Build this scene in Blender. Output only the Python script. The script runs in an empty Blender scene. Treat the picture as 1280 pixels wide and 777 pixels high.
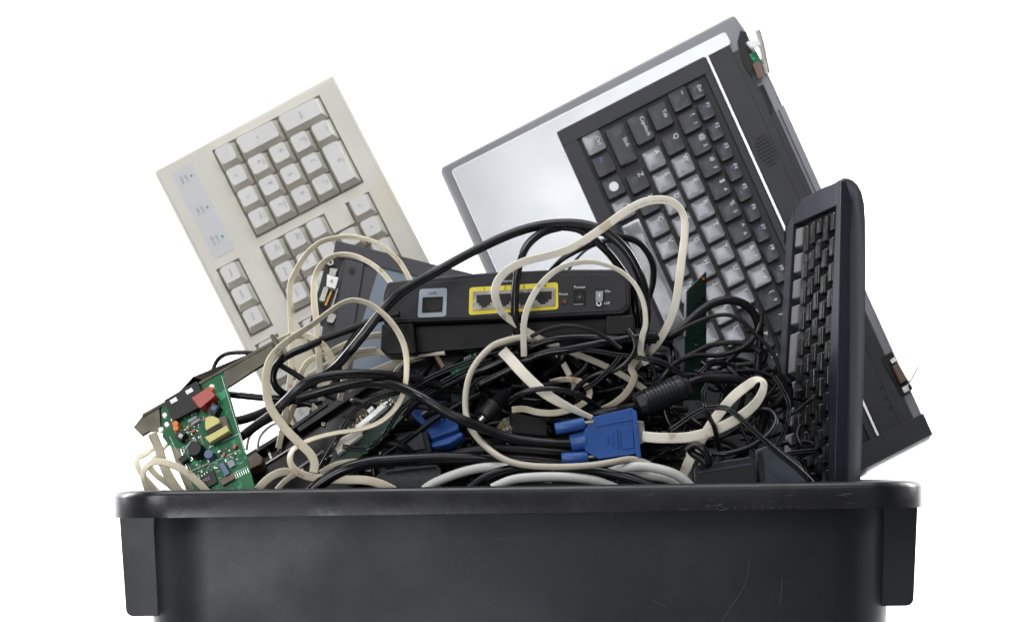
import bpy, math, random
from mathutils import Vector, Matrix
random.seed(7)
S = bpy.context.scene
COL = S.collection
# ------------------------------------------------------------------ camera
F = 3333.3          # focal length in photograph pixels (1280 wide)
ZC = 0.4144       # camera just above the rim of the bin
HOR = 588.0       # photo row of the camera's level line (the view is shifted up)
ROLL = math.radians(.75)
camd = bpy.data.cameras.new('camera'); cam = bpy.data.objects.new('camera', camd); COL.objects.link(cam)
cam.location = (0, -2, ZC); cam.rotation_euler = (math.pi/2, ROLL, 0)
camd.lens = 93.75; camd.sensor_width = 36; camd.shift_y = (HOR-388.5)/1280; camd.clip_end = 100
camd.dof.use_dof = True; camd.dof.focus_distance = 2.08; camd.dof.aperture_fstop = 10
S.camera = cam
# ------------------------------------------------------------------ world and lamps
w = bpy.data.worlds.new('World'); S.world = w; w.use_nodes = True
bg = w.node_tree.nodes['Background']; bg.inputs[0].default_value = (.93, .96, 1, 1); bg.inputs[1].default_value = .09
def area(name, loc, target, sx, sy, power, color=(1, 1, 1)):
    l = bpy.data.lights.new(name, 'AREA'); l.shape = 'RECTANGLE'; l.size = sx; l.size_y = sy; l.energy = power; l.color = color
    o = bpy.data.objects.new(name, l); COL.objects.link(o); o.location = loc
    o.rotation_euler = (Vector(target) - Vector(loc)).to_track_quat('-Z', 'Y').to_euler()
    return o
area('key_softbox', (-1.25, -1.5, 1.35), (-.05, .1, .45), .9, .9, 17, (1, .985, .96))
area('low_softbox', (-.62, -2.4, .22), (-.25, 0, .33), .6, .5, 13, (.97, .98, 1))
area('top_softbox', (-.1, -.15, 2.0), (0, .2, .5), 1.5, .9, 21, (.97, .98, 1))
area('front_softbox', (.52, -2.6, 2.34), (0, .3, .6), 1.15, 1.0, 10.3, (.96, .98, 1))
area('backdrop_light_a', (-2.6, 1.3, 1.9), (-.6, 3.2, .8), 1.2, 1.8, 230)
area('backdrop_light_b', (2.6, 1.3, 1.9), (.6, 3.2, .8), 1.2, 1.8, 230)
S.view_settings.view_transform = 'Standard'; S.view_settings.look = 'None'; S.view_settings.exposure = 0; S.view_settings.gamma = 1
S.render.engine = 'CYCLES'

# ------------------------------------------------------------------ materials
MATS = {}
def mat(name, col, rough=.5, metal=0, spec=.5, var=0.0, vscale=30, rvar=0.0, bump=0.0, bscale=200, coat=0, stretch=None, spots=None):
    m = bpy.data.materials.new(name); m.use_nodes = True; nt = m.node_tree; b = nt.nodes['Principled BSDF']
    b.inputs['Base Color'].default_value = (*col, 1); b.inputs['Roughness'].default_value = rough
    b.inputs['Metallic'].default_value = metal; b.inputs['Specular IOR Level'].default_value = spec
    if coat: b.inputs['Coat Weight'].default_value = coat
    tc = nt.nodes.new('ShaderNodeTexCoord'); src = tc.outputs['Object']
    if stretch:
        mp = nt.nodes.new('ShaderNodeMapping'); mp.inputs['Scale'].default_value = stretch
        nt.links.new(src, mp.inputs['Vector']); src = mp.outputs['Vector']
    def noise(sc, det=4):
        n = nt.nodes.new('ShaderNodeTexNoise'); n.inputs['Scale'].default_value = sc; n.inputs['Detail'].default_value = det
        nt.links.new(src, n.inputs['Vector']); return n.outputs['Fac']
    colout = None
    if var:
        r = nt.nodes.new('ShaderNodeMapRange'); nt.links.new(noise(vscale), r.inputs[0])
        r.inputs[1].default_value = .3; r.inputs[2].default_value = .7; r.inputs[3].default_value = 1-var; r.inputs[4].default_value = 1+var
        mx = nt.nodes.new('ShaderNodeVectorMath'); mx.operation = 'SCALE'; mx.inputs[0].default_value = col
        nt.links.new(r.outputs[0], mx.inputs['Scale']); colout = mx.outputs[0]
        nt.links.new(colout, b.inputs['Base Color'])
    if spots:   # (colour, scale, threshold)
        n = noise(spots[1], 6); rr = nt.nodes.new('ShaderNodeMapRange'); nt.links.new(n, rr.inputs[0])
        rr.inputs[1].default_value = spots[2]; rr.inputs[2].default_value = spots[2]+.06
        mc = nt.nodes.new('ShaderNodeMix'); mc.data_type = 'RGBA'
        nt.links.new(rr.outputs[0], mc.inputs['Factor'])
        if colout: nt.links.new(colout, mc.inputs['A'])
        else: mc.inputs['A'].default_value = (*col, 1)
        mc.inputs['B'].default_value = (*spots[0], 1); nt.links.new(mc.outputs['Result'], b.inputs['Base Color'])
    if rvar:
        r = nt.nodes.new('ShaderNodeMapRange'); nt.links.new(noise(vscale*1.7, 6), r.inputs[0])
        r.inputs[1].default_value = .3; r.inputs[2].default_value = .7; r.inputs[3].default_value = max(.03, rough-rvar); r.inputs[4].default_value = rough+rvar
        nt.links.new(r.outputs[0], b.inputs['Roughness'])
    if bump:
        bp = nt.nodes.new('ShaderNodeBump'); bp.inputs['Strength'].default_value = bump; bp.inputs['Distance'].default_value = .0005
        nt.links.new(noise(bscale, 3), bp.inputs['Height']); nt.links.new(bp.outputs[0], b.inputs['Normal'])
    MATS[name] = m
    return m
mat('backdrop_paper', (.9, .9, .9), .9)
mat('black_wire', (.006, .006, .007), .40, spec=.32, var=.25, vscale=25, rvar=.10)
mat('black_wire_glossy', (.006, .006, .0075), .26, spec=.42, var=.2, vscale=25, rvar=.07)
mat('dusty_wire', (.016, .0145, .014), .5, spec=.3, var=.4, vscale=40, rvar=.1)
mat('beige_cord', (.62, .56, .43), .42, var=.10, vscale=45, rvar=.08, bump=.15, bscale=900, spots=((.40, .31, .18), 70, .60))
mat('pale_cord', (.74, .70, .60), .42, var=.08, vscale=40, rvar=.06, spots=((.52, .45, .33), 60, .62))
mat('grey_cord', (.50, .465, .38), .42, var=.08, vscale=30, spots=((.25, .23, .19), 90, .68))
mat('light_grey_cord', (.54, .54, .52), .35, var=.06, vscale=30)
mat('beige_plastic', (.545, .53, .48), .5, var=.05, vscale=14, bump=.2, bscale=1500, spots=((.55, .51, .40), 9, .56))
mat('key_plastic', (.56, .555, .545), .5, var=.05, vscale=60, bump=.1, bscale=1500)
mat('key_skirt_shade', (.47, .45, .405), .55, var=.08, vscale=60)  # darker than the key tops: shade on the sides put into colour
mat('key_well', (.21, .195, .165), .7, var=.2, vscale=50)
mat('label_grey', (.48, .485, .50), .5)
mat('legend_grey', (.30, .31, .36), .6)
mat('legend_green', (.12, .30, .20), .6)
mat('silver_palmrest', (.60, .607, .625), .24, metal=.6, var=.04, vscale=9, rvar=.05, bump=.05, bscale=2500)
mat('silver_edge', (.21, .215, .23), .4, metal=.6, var=.08, vscale=20)
mat('laptop_black', (.022, .022, .028), .5, var=.08, vscale=30, rvar=.08, bump=.15, bscale=2500)
mat('laptop_well', (.008, .008, .010), .55, var=.3, vscale=70)
mat('laptop_key', (.042, .042, .050), .30, var=.15, vscale=60, rvar=.1)
mat('laptop_key_worn_sheen', (.24, .24, .26), .22, metal=.35, var=.14, vscale=70, rvar=.06, coat=.6)  # gloss from wear, plus a pale tone standing in for mirrored light
mat('side_key_sheen', (.20, .20, .21), .2, var=.1)  # far key row: its bright reflection is put into a paler colour
mat('white_print', (.75, .76, .80), .5)
mat('blue_print', (.16, .22, .62), .5)
mat('chrome_strip', (.60, .61, .64), .22, metal=.8)
mat('grille_dark', (.01, .01, .012), .7)
mat('bin_plastic', (.011, .0115, .015), .42, var=.25, vscale=7, rvar=.08, bump=.10, bscale=500, spots=((.017, .018, .023), 7, .55))
mat('bin_rim_plastic', (.010, .010, .013), .33, var=.2, vscale=12, rvar=.12, bump=.25, bscale=180, spots=((.03, .03, .034), 130, .72))
mat('scratch', (.05, .05, .054), .5)
mat('side_keyboard_plastic', (.019, .022, .034), .36, var=.1, vscale=12, rvar=.05, bump=.1, bscale=2000)
mat('side_key_black', (.006, .006, .007), .24, var=.2, vscale=60, rvar=.08, coat=.4)
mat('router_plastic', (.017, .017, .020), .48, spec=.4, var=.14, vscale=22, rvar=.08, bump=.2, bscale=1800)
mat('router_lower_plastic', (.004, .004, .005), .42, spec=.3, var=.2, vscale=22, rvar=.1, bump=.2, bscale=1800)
mat('port_yellow', (.80, .66, .06), .45, var=.06, vscale=50)
mat('port_blue_grey', (.34, .39, .45), .45)
mat('nickel', (.42, .41, .38), .32, metal=.9, var=.15, vscale=90, rvar=.1)
mat('hole_black', (.004, .004, .004), .6)
mat('red_brown', (.12, .03, .02), .5)
mat('switch_grey', (.30, .31, .33), .4)
mat('screen_bezel', (.036, .036, .043), .45, var=.12, vscale=18, rvar=.08)
mat('lcd_panel', (.16, .20, .25), .28, var=.05, vscale=8)
mat('bracket_steel', (.06, .056, .044), .28, metal=.7, var=.25, vscale=30, rvar=.14, spots=((.22, .14, .06), 14, .62))
mat('pcb_green', (.005, .115, .042), .38, spec=.25, var=.25, vscale=60, spots=((.03, .30, .14), 170, .57))
mat('pcb_dark_green', (.006, .026, .018), .4, var=.3, vscale=80)
mat('solder', (.62, .64, .62), .3, metal=.7)
mat('chip_black', (.007, .007, .008), .42, spec=.35)
mat('component_red', (.34, .018, .010), .25)
mat('component_orange', (.62, .17, .02), .35)
mat('transformer_yellow', (.60, .56, .20), .5)
mat('transformer_core', (.12, .09, .07), .5)
mat('resistor_blue', (.05, .09, .20), .35)
mat('copper_gold', (.55, .32, .08), .35, metal=.7)
mat('drive_black', (.007, .0065, .0065), .34, metal=.2, var=.2, vscale=20, rvar=.1)
mat('brown_plastic', (.16, .10, .075), .5)
mat('vga_blue', (.020, .085, .32), .42, var=.1, vscale=60, rvar=.06)
mat('adapter_black', (.009, .010, .012), .38, var=.2, vscale=30, rvar=.1, bump=.2, bscale=1500)
mat('adapter_blue_grey', (.035, .045, .062), .45, var=.1, vscale=30)
mat('adapter_speckled', (.04, .042, .048), .6, var=.3, vscale=260, bump=.5, bscale=900)
mat('white_plastic', (.8, .82, .82), .35)

# ------------------------------------------------------------------ geometry helpers
CAM = Vector((0, -2, ZC))
def ray(px, py):
    x, z = (px-640)/F, (HOR-py)/F; c, s_ = math.cos(ROLL), math.sin(ROLL)
    return Vector((x*c+z*s_, 1.0, z*c-x*s_))
def W(px, py, Y): return CAM + ray(px, py)*(2+Y)          # point of the place seen at photo pixel (px,py), Y metres behind the bin's front rim

class Plane:
    def __init__(s, a, b, c):
        s.o = a; s.n = (b-a).cross(c-a).normalized()
        if s.n.dot(CAM-a) < 0: s.n = -s.n
    def at(s, px, py, h=0):
        r = ray(px, py); t = (s.o-CAM).dot(s.n)/r.dot(s.n)
        return CAM + r*t + s.n*h
class MB:
    def __init__(s): s.v = []; s.f = []; s.m = []; s.mats = []
    def mi(s, name):
        if name not in s.mats: s.mats.append(name)
        return s.mats.index(name)
    def add(s, vs, fs, mt):
        k = len(s.v); s.v += [Vector(p) for p in vs]; i = s.mi(mt)
        for f in fs: s.f.append([k+j for j in f]); s.m.append(i)
    def prism(s, pl, poly, h0, h1, mt, side=None, shrink=1.0, shift=(0, 0)):
        cx = sum(p[0] for p in poly)/len(poly); cy = sum(p[1] for p in poly)/len(poly); n = len(poly)
        lo = [pl.at(x, y, h0) for x, y in poly]
        # top is laid out on the base then lifted, so thickness follows the plane's normal
        hi = [pl.at(cx+(x-cx)*shrink+shift[0], cy+(y-cy)*shrink+shift[1], 0)+pl.n*h1 for x, y in poly]
        lo = [pl.at(x, y, 0)+pl.n*h0 for x, y in poly]
        s.add(lo+hi, [[n+i for i in range(n)]], mt)
        k = len(s.v)-2*n; i2 = s.mi(side or mt)
        s.f.append([k+i for i in reversed(range(n))]); s.m.append(i2)
        for i in range(n):
            j = (i+1) % n; s.f.append([k+i, k+j, k+n+j, k+n+i]); s.m.append(i2)
    def box(s, c, ax, ay, az, mt):    # centre and three half vectors
        vs = [c+ax*i+ay*j+az*k for i in (-1, 1) for j in (-1, 1) for k in (-1, 1)]
        s.add(vs, [(0, 1, 3, 2), (4, 6, 7, 5), (0, 4, 5, 1), (2, 3, 7, 6), (0, 2, 6, 4), (1, 5, 7, 3)], mt)
    def lathe(s, a, b, prof, mt, n=16):   # prof: (t along a->b, radius)
        d = (b-a); t = d.normalized(); r = t.orthogonal().normalized(); q = t.cross(r)
        rings = [[a+d*u+(r*math.cos(6.28318*i/n)+q*math.sin(6.28318*i/n))*rad for i in range(n)] for u, rad in prof]
        vs = [p for g in rings for p in g]; fs = []
        for k in range(len(prof)-1):
            for i in range(n):
                j = (i+1) % n; fs.append((k*n+i, k*n+j, (k+1)*n+j, (k+1)*n+i))
        fs.append(tuple(reversed(range(n)))); fs.append(tuple((len(prof)-1)*n+i for i in range(n)))
        s.add(vs, fs, mt)
    def disc(s, pl, px, py, r, h0, h1, mt, n=14, r2=None):
        s.prism(pl, [(px+r*math.cos(6.28318*i/n), py-r*math.sin(6.28318*i/n)) for i in range(n)], h0, h1, mt, shrink=(r2 or r)/r)
    def sweep(s, pts, section, mt, tw=None, ref=Vector((0, -1, 0)), sc=None):
        n = len(pts); m = len(section); vs = []
        for i, p in enumerate(pts):
            T = (pts[min(i+1, n-1)]-pts[max(i-1, 0)]).normalized()
            N = ref-T*T.dot(ref)
            if N.length < .05: N = Vector((0, 0, 1))-T*T.z
            N.normalize(); B = T.cross(N)
            a = math.radians(tw[i]) if tw else 0
            N, B = N*math.cos(a)+B*math.sin(a), B*math.cos(a)-N*math.sin(a)
            k = sc[i] if sc else 1
            vs += [p+B*(x*k)+N*(y*k) for x, y in section]
        fs = [(i*m+j, i*m+(j+1) % m, (i+1)*m+(j+1) % m, (i+1)*m+j) for i in range(n-1) for j in range(m)]
        fs.append(tuple(reversed(range(m)))); fs.append(tuple((n-1)*m+j for j in range(m)))
        s.add(vs, fs, mt)
    def build(s, name, parent=None, base=None, bevel=0, seg=2, angle=35, sharp=40):
        base = base if base is not None else (parent.location.copy() if parent is not None else Vector((0, 0, 0)))
        me = bpy.data.meshes.new(name); me.from_pydata([p-base for p in s.v], [], s.f)
        for x in s.mats: me.materials.append(MATS[x])
        for p, i in zip(me.polygons, s.m): p.material_index = i; p.use_smooth = True
        me.update()
        import bmesh
        bm = bmesh.new(); bm.from_mesh(me); bmesh.ops.recalc_face_normals(bm, faces=bm.faces); bm.to_mesh(me); bm.free()
        if sharp < 180: me.set_sharp_from_angle(angle=math.radians(sharp))
        o = bpy.data.objects.new(name, me); COL.objects.link(o)
        if parent is not None: o.parent = parent
        else: o.location = base
        if bevel:
            b = o.modifiers.new('bevel', 'BEVEL'); b.width = bevel; b.segments = seg; b.limit_method = 'ANGLE'; b.angle_limit = math.radians(angle); b.harden_normals = True
        return o
def sub(mb, name, parent_obj, root, **k):        # a sub-part: child of a part, same base as the thing
    o = mb.build(name, None, root.location.copy(), **k); o.parent = parent_obj; o.location = (0, 0, 0); return o
def tag(o, label, cat, group=None, kind=None):
    if label: o['label'] = label
    if cat: o['category'] = cat
    if group: o['group'] = group
    if kind: o['kind'] = kind
    return o
def thing(name, label, cat, loc, group=None):
    o = bpy.data.objects.new(name, None); COL.objects.link(o); o.location = loc; o.empty_display_size = .02
    return tag(o, label, cat, group)
GLY = {}
def glyph(t):
    if t not in GLY:
        c = bpy.data.curves.new('t', 'FONT'); c.body = t; c.align_x = 'CENTER'; c.align_y = 'CENTER'; c.resolution_u = 2
        o = bpy.data.objects.new('t', c); COL.objects.link(o); bpy.context.view_layer.update()
        me = bpy.data.meshes.new_from_object(o.evaluated_get(bpy.context.evaluated_depsgraph_get()))
        GLY[t] = ([v.co.copy() for v in me.vertices], [tuple(p.vertices) for p in me.polygons])
        bpy.data.objects.remove(o); bpy.data.curves.remove(c); bpy.data.meshes.remove(me)
    return GLY[t]
def text(mb, pl, t, px, py, size, ang, h, mt, wide=1):
    v, f = glyph(t); a = math.radians(ang); c, sn = math.cos(a), math.sin(a)
    mb.add([pl.at(px+(p.x*wide*c-p.y*sn)*size, py+(-p.x*wide*sn-p.y*c)*size, 0)+pl.n*h for p in v], f, mt)
def rrect(x0, y0, x1, y1, r, k=4):
    out = []
    for cx, cy, a0 in ((x1-r, y0+r, -90), (x1-r, y1-r, 0), (x0+r, y1-r, 90), (x0+r, y0+r, 180)):
        for i in range(k+1):
            a = math.radians(a0+90*i/k); out.append((cx+r*math.cos(a), cy+r*math.sin(a)))
    return out
def rpoly(poly, r, k=3):     # rounded corners of any polygon
    out = []; n = len(poly)
    for i in range(n):
        p = Vector(poly[i]); a = Vector(poly[i-1]); b = Vector(poly[(i+1) % n])
        da = (a-p); db = (b-p); q = min(r, da.length*.45, db.length*.45)
        A = p+da.normalized()*q; B = p+db.normalized()*q
        for j in range(k+1):
            t = j/k; out.append(tuple(A*(1-t)**2+p*2*t*(1-t)+B*t*t))
    return out
def spline(pts, per=7):
    n = len(pts); out = []
    for i in range(n-1):
        p0, p1, p2, p3 = pts[max(i-1, 0)], pts[i], pts[i+1], pts[min(i+2, n-1)]
        for j in range(per):
            t = j/per
            out.append(tuple(.5*((2*b)+(-a+c)*t+(2*a-5*b+4*c-d)*t*t+(-a+3*b-3*c+d)*t**3) for a, b, c, d in zip(p0, p1, p2, p3)))
    out.append(tuple(pts[-1])); return out
def lerpl(l, t):
    if not isinstance(l, (list, tuple)): return l
    x = t*(len(l)-1); i = min(int(x), len(l)-2); return l[i]+(l[i+1]-l[i])*(x-i)
CIRC = [(math.cos(6.28318*i/12), math.sin(6.28318*i/12)) for i in range(12)]
def path(pts, Y, tw=0, sc=1):
    n = len(pts)-1
    q = [(p[0], p[1], lerpl(Y, i/n), lerpl(tw, i/n), lerpl(sc, i/n)) for i, p in enumerate(pts)]
    q = spline(q)
    return [W(a[0], a[1], a[2]) for a in q], [a[3] for a in q], [a[4] for a in q]
def cord(name, label, cat, mt, r, Y, pts, group=None, parent=None, mb=None, twin=0):
    """round cord; r in photo pixels; twin = gap between two parallel conductors"""
    p, _, _ = path(pts, Y); m = mb or MB(); R = r*(.00062 if twin or r < 2 or 'grey' in mt else .00070)
    if twin:
        for sgn in (-1, 1):
            m.sweep(p, [(sgn*twin*.00031+x*R, y*R) for x, y in CIRC], mt)
    else: m.sweep(p, [(x*R, y*R) for x, y in CIRC], mt)
    if mb: return m
    if parent is not None: return m.build(name, parent, sharp=180)
    o = m.build(name, None, p[0].copy(), sharp=60); return tag(o, label, cat, group)
def ribbon(name, label, mt, wd, Y, pts, tw=0, th=2.6, group=None, sc=1, marks=()):
    p, t, s_ = path(pts, Y, tw, sc); a, b = wd*.00031, th*.00031
    sec = []
    for x, y in [(math.cos(6.28318*(i+.5)/16), math.sin(6.28318*(i+.5)/16)) for i in range(16)]:
        sec.append((a*math.copysign(abs(x)**.45, x), b*math.copysign(abs(y)**.6, y)))
    m = MB(); m.sweep(p, sec, mt, tw=t, sc=s_)
    for f0, f1 in marks:
        k = int(f0*len(p)); 
        while k < f1*len(p):
            T = (p[k+1]-p[k]); T1 = T.normalized(); N = Vector((0, -1, 0)); N = (N-T1*T1.dot(N)).normalized(); Bv = T1.cross(N); aa = math.radians(t[k]); N2 = N*math.cos(aa)+Bv*math.sin(aa); B2 = Bv*math.cos(aa)-N*math.sin(aa)
            for q in range(3):
                if random.random() < .8: m.box(p[k]+T*(q/3+.1)+N2*(b-.0001)+B2*a*.25, T1*T.length*.10, B2*a*random.uniform(.08, .16), N2*.00025, 'legend_grey')
            k += 1
    o = m.build(name, None, p[0].copy(), sharp=50); return tag(o, label, 'cable', group)

# ------------------------------------------------------------------ setting: white paper sweep
m = MB(); prof = [(-.35, 0), (1.9, 0)] + [(1.9+1.3*math.sin(math.radians(a)), 1.3-1.3*math.cos(math.radians(a))) for a in range(10, 91, 10)] + [(3.2, 4.6)]
vs = []; fs = []
for y, z in prof: vs += [Vector((-5, y, z)), Vector((5, y, z))]
for i in range(len(prof)-1): fs.append((2*i, 2*i+1, 2*i+3, 2*i+2))
m.add(vs, fs, 'backdrop_paper'); o = m.build('backdrop', None, Vector((0, 0, 0)), sharp=180); tag(o, None, None, kind='structure')

# ------------------------------------------------------------------ the bin
YAW = math.radians(.6)
BC = Vector((.0035, .216, 0))
bin_ = thing('storage_bin', 'large black scuffed plastic tub with a rolled rim, full of electronic waste', 'bin', BC)
RZ = Matrix.Rotation(YAW, 3, 'Z')
def ring(a, b, r, z, k=8):
    out = []
    for cx, cy, a0 in ((a-r, -b+r, -90), (a-r, b-r, 0), (-a+r, b-r, 90), (-a+r, -b+r, 180)):
        for i in range(k+1):
            t = math.radians(a0+90*i/k); out.append(BC+RZ @ Vector((cx+r*math.cos(t), cy+r*math.sin(t), z)))
    return out
def loft(mb, rings, mt, cap0=False, cap1=False):
    n = len(rings[0]); vs = [p for g in rings for p in g]
    fs = [(k*n+i, k*n+(i+1) % n, (k+1)*n+(i+1) % n, (k+1)*n+i) for k in range(len(rings)-1) for i in range(n)]
    if cap0: fs.append(tuple(range(n)))
    if cap1: fs.append(tuple((len(rings)-1)*n+i for i in range(n)))
    mb.add(vs, fs, mt)
A, B, ZR = .3115, .206, .403
m = MB()
loft(m, [ring(.279, .174, .05, .002), ring(.2885, .183, .052, .376), ring(.2875, .182, .05, .385), ring(.284, .1785, .048, .385), ring(.274, .17, .046, .008), ], 'bin_plastic', True, True)
body = m; m = MB()
loft(m, [ring(A-.0045, B-.0045, .045, .3830), ring(A, B, .048, .3825), ring(A, B, .048, ZR-.005), ring(A-.0014, B-.0014, .047, ZR-.0014), ring(A-.005, B-.005, .045, ZR), ring(.289, .1835, .045, ZR), ring(.285, .1795, .043, ZR-.003), ring(.284, .1785, .043, ZR-.0175), ring(.288, .1825, .044, ZR-.0175), ring(.292, .1865, .045, ZR-.006), ring(A-.0075, B-.0075, .045, ZR-.006), ring(A-.0045, B-.0045, .045, .3830)], 'bin_rim_plastic')
rimmb = m
for sx in (-1, 1):   # hanging skirt brackets at both ends, open towards the body
    m = MB()
    def lb(x0, x1, y0, y1, z0, z1):
        c = BC+RZ @ Vector(((x0+x1)/2*sx, (y0+y1)/2, (z0+z1)/2)); m.box(c, RZ @ Vector(((x1-x0)/2, 0, 0)), RZ @ Vector((0, (y1-y0)/2, 0)), Vector((0, 0, (z1-z0)/2)), 'bin_plastic')
    hx = 0
    # plate with a rounded outer lower corner, drawn in the x-z plane
    prof = [(.282, .3830), (.3085, .3830)] + [(.2985+.006*math.cos(math.radians(-a)), .312+.006*math.sin(math.radians(-a))) for a in range(0, 91, 15)] + [(.278, .306)]
    for y0, y1 in ((-.155, -.1515), (.1515, .155)):
        v = []
        for yy in (y0, y1): v += [BC+RZ @ Vector(((x+hx)*sx, yy, z)) for x, z in prof]
        n = len(prof); fc = [tuple(range(n)), tuple(n+i for i in range(n))]+[(i, (i+1) % n, n+(i+1) % n, n+i) for i in range(n)]
        m.add(v, fc, 'bin_plastic')
    v = []; pr = prof[1:-1]
    for yy in (-.1515, .1515): v += [BC+RZ @ Vector(((x+hx)*sx, yy, z)) for x, z in pr]+[BC+RZ @ Vector(((x+hx-.003)*sx, yy, z+(.003 if z < .311 else 0))) for x, z in reversed(pr)]
    n = len(pr)*2; fc = [tuple(range(n)), tuple(n+i for i in range(n))]+[(i, (i+1) % n, n+(i+1) % n, n+i) for i in range(n)]
    m.add(v, fc, 'bin_plastic')
    m.build('handle', bin_, bevel=.0008)
# scratches: thin raised whitish scuffs in the front wall and the rim
m = body
def onfront(x, z, off=0):
    y = -(.174+.009*(z-.002)/.374)-off
    return BC+RZ @ Vector((x, y, z))
def scr(pts, wd):
    sp = spline(pts, 5); m.sweep([onfront(x, z, .0001) for x, z in sp], [(c*wd, s_*.00012) for c, s_ in CIRC], 'scratch')
for c in (((.175, .345), (.171, .325), (.158, .305), (.150, .29)), ((-.02, .362), (.02, .364)), ((.20, .33), (.198, .31)), ((.10, .315), (.112, .309))):
    scr(c, .00022)
for i in range(26):
    x = random.uniform(-.25, .25); z = random.uniform(.285, .37); a = random.uniform(-1.6, 1.6); l = random.uniform(.003, .016)
    scr(((x, z), (x+l*.5*math.cos(a)+.0006, z+l*.5*math.sin(a)), (x+l*math.cos(a), z+l*math.sin(a))), .00013)
m = rimmb
for i in range(11):   # little nicks from wear along the lower edge of the rim
    x = .142+i*.0068
    m.sweep([BC+RZ @ Vector((x, -B-.0001, .3835)), BC+RZ @ Vector((x+.0004, -B-.0001, .3835+random.uniform(.0010, .002)))], [(c*.0003, s_*.00015) for c, s_ in CIRC], 'scratch')
for i in range(24):
    x = random.uniform(-.25, .25); z = random.uniform(.381, .395); l = random.uniform(.002, .010)
    m.sweep([BC+RZ @ Vector((x, -B-.0001, z)), BC+RZ @ Vector((x+l, -B-.0001, z+random.uniform(-.002, .002)))], [(c*.0002, s_*.00012) for c, s_ in CIRC], 'scratch')
body.build('body', bin_, sharp=60); rimmb.build('rim', bin_, sharp=50)

# ------------------------------------------------------------------ beige keyboard
PB = Plane(W(193, 213, .315), W(416, 97, .335), W(340, 500, .262))
base = W(480, 790, .27)
kb = thing('beige_keyboard', 'beige computer keyboard standing on end with its number pad uppermost', 'keyboard', base)
def bp(u, v): return (193+.888*u+.456*v, 213-.462*u+.890*v)
m = MB()
m.prism(PB, [bp(-2, -1.5), bp(254.5, -5.5), bp(254.5, 655), bp(-3, 655)], -.026, -.0015, 'beige_plastic')
m.build('case', kb, bevel=.0032, seg=4)
# raised deck round the key wells is one sheet with the wells cut as dark recesses
m = MB()
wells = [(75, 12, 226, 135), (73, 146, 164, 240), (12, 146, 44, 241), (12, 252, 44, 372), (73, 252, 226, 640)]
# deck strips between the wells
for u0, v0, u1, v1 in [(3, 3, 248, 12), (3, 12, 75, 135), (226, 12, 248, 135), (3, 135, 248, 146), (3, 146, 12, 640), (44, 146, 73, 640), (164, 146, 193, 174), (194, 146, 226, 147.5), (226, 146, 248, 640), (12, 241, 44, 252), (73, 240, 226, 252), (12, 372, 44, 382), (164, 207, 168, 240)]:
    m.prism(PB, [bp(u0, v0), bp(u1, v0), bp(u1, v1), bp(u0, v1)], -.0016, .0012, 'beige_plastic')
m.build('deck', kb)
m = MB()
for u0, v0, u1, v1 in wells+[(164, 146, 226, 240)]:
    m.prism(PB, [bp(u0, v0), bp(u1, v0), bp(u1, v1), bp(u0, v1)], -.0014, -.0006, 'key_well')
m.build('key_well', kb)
m = MB(); m.prism(PB, rpoly([bp(17, 14), bp(45, 14), bp(45, 134), bp(17, 134)], 5), .0012, .0015, 'label_grey')
for v_, t in ((28, 'Num'), (72, 'Caps'), (113, 'Scroll')):
    text(m, PB, t, *bp(25, v_), 5.2, 117, .0018, 'legend_grey'); text(m, PB, 'Lock', *bp(31, v_), 5.2, 117, .0018, 'legend_grey')
    q = bp(38, v_); m.disc(PB, q[0], q[1], 1.6, .0015, .0019, 'legend_green')
m.build('indicator_strip', kb)
def bkey(u0, v0, u1, v1, leg='', leg2=''):
    g = 1.1; m = MB()
    q = [bp(u0+g, v0+g), bp(u1-g, v0+g), bp(u1-g, v1-g), bp(u0+g, v1-g)]
    # skirt and dished top set back towards the upper left: key tops are sculpted
    c = [rpoly(q, 2.0, 2)]
    m.prism(PB, rpoly(q, 2.0, 2), -.0008, .0015, 'key_skirt_shade')
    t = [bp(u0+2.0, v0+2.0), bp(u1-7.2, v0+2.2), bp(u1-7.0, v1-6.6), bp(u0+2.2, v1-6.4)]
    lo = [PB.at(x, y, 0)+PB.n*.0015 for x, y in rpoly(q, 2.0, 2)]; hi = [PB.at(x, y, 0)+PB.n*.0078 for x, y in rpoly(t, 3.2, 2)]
    n = len(lo); m.add(lo+hi, [(i, (i+1) % n, n+(i+1) % n, n+i) for i in range(n)], 'key_skirt_shade')
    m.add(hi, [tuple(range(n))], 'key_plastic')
    cu, cv = (u0+u1-5)/2, (v0+v1-4)/2
    if leg: text(m, PB, leg, *bp(cu+(3 if leg2 else 0), cv-(2 if leg2 else 0)), 8 if len(leg) < 3 else 4.6, 117, .0080, 'legend_grey')
    if leg2: text(m, PB, leg2, *bp(cu+7 if u1-u0 < 40 else cu+3, cv), 3.6, 117, .0080, 'legend_grey')
    m.build('key', kb, sharp=30)
U = 29.8
np_ = [(0, 0, 1, 1, '-', ''), (1, 0, 3, 1, '+', ''), (3, 0, 5, 1, 'Enter', ''), (0, 1, 1, 2, '*', ''), (1, 1, 2, 2, '9', 'PgUp'), (2, 1, 3, 2, '6', '>'), (3, 1, 4, 2, '3', 'PgDn'), (4, 1, 5, 2, '.', 'Del'),
       (0, 2, 1, 3, '/', ''), (1, 2, 2, 3, '8', '^'), (2, 2, 3, 3, '5', ''), (3, 2, 4, 3, '2', 'v'), (4, 2, 5, 4, '0', 'Ins'), (0, 3, 1, 4, 'Num', 'Lock'), (1, 3, 2, 4, '7', 'Home'), (2, 3, 3, 4, '4', '<'), (3, 3, 4, 4, '1', 'End')]
for a, b_, c, d, t, t2 in np_: bkey(76+a*U, 14+b_*U, 76+c*U, 14+d*U, t, t2)
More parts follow.
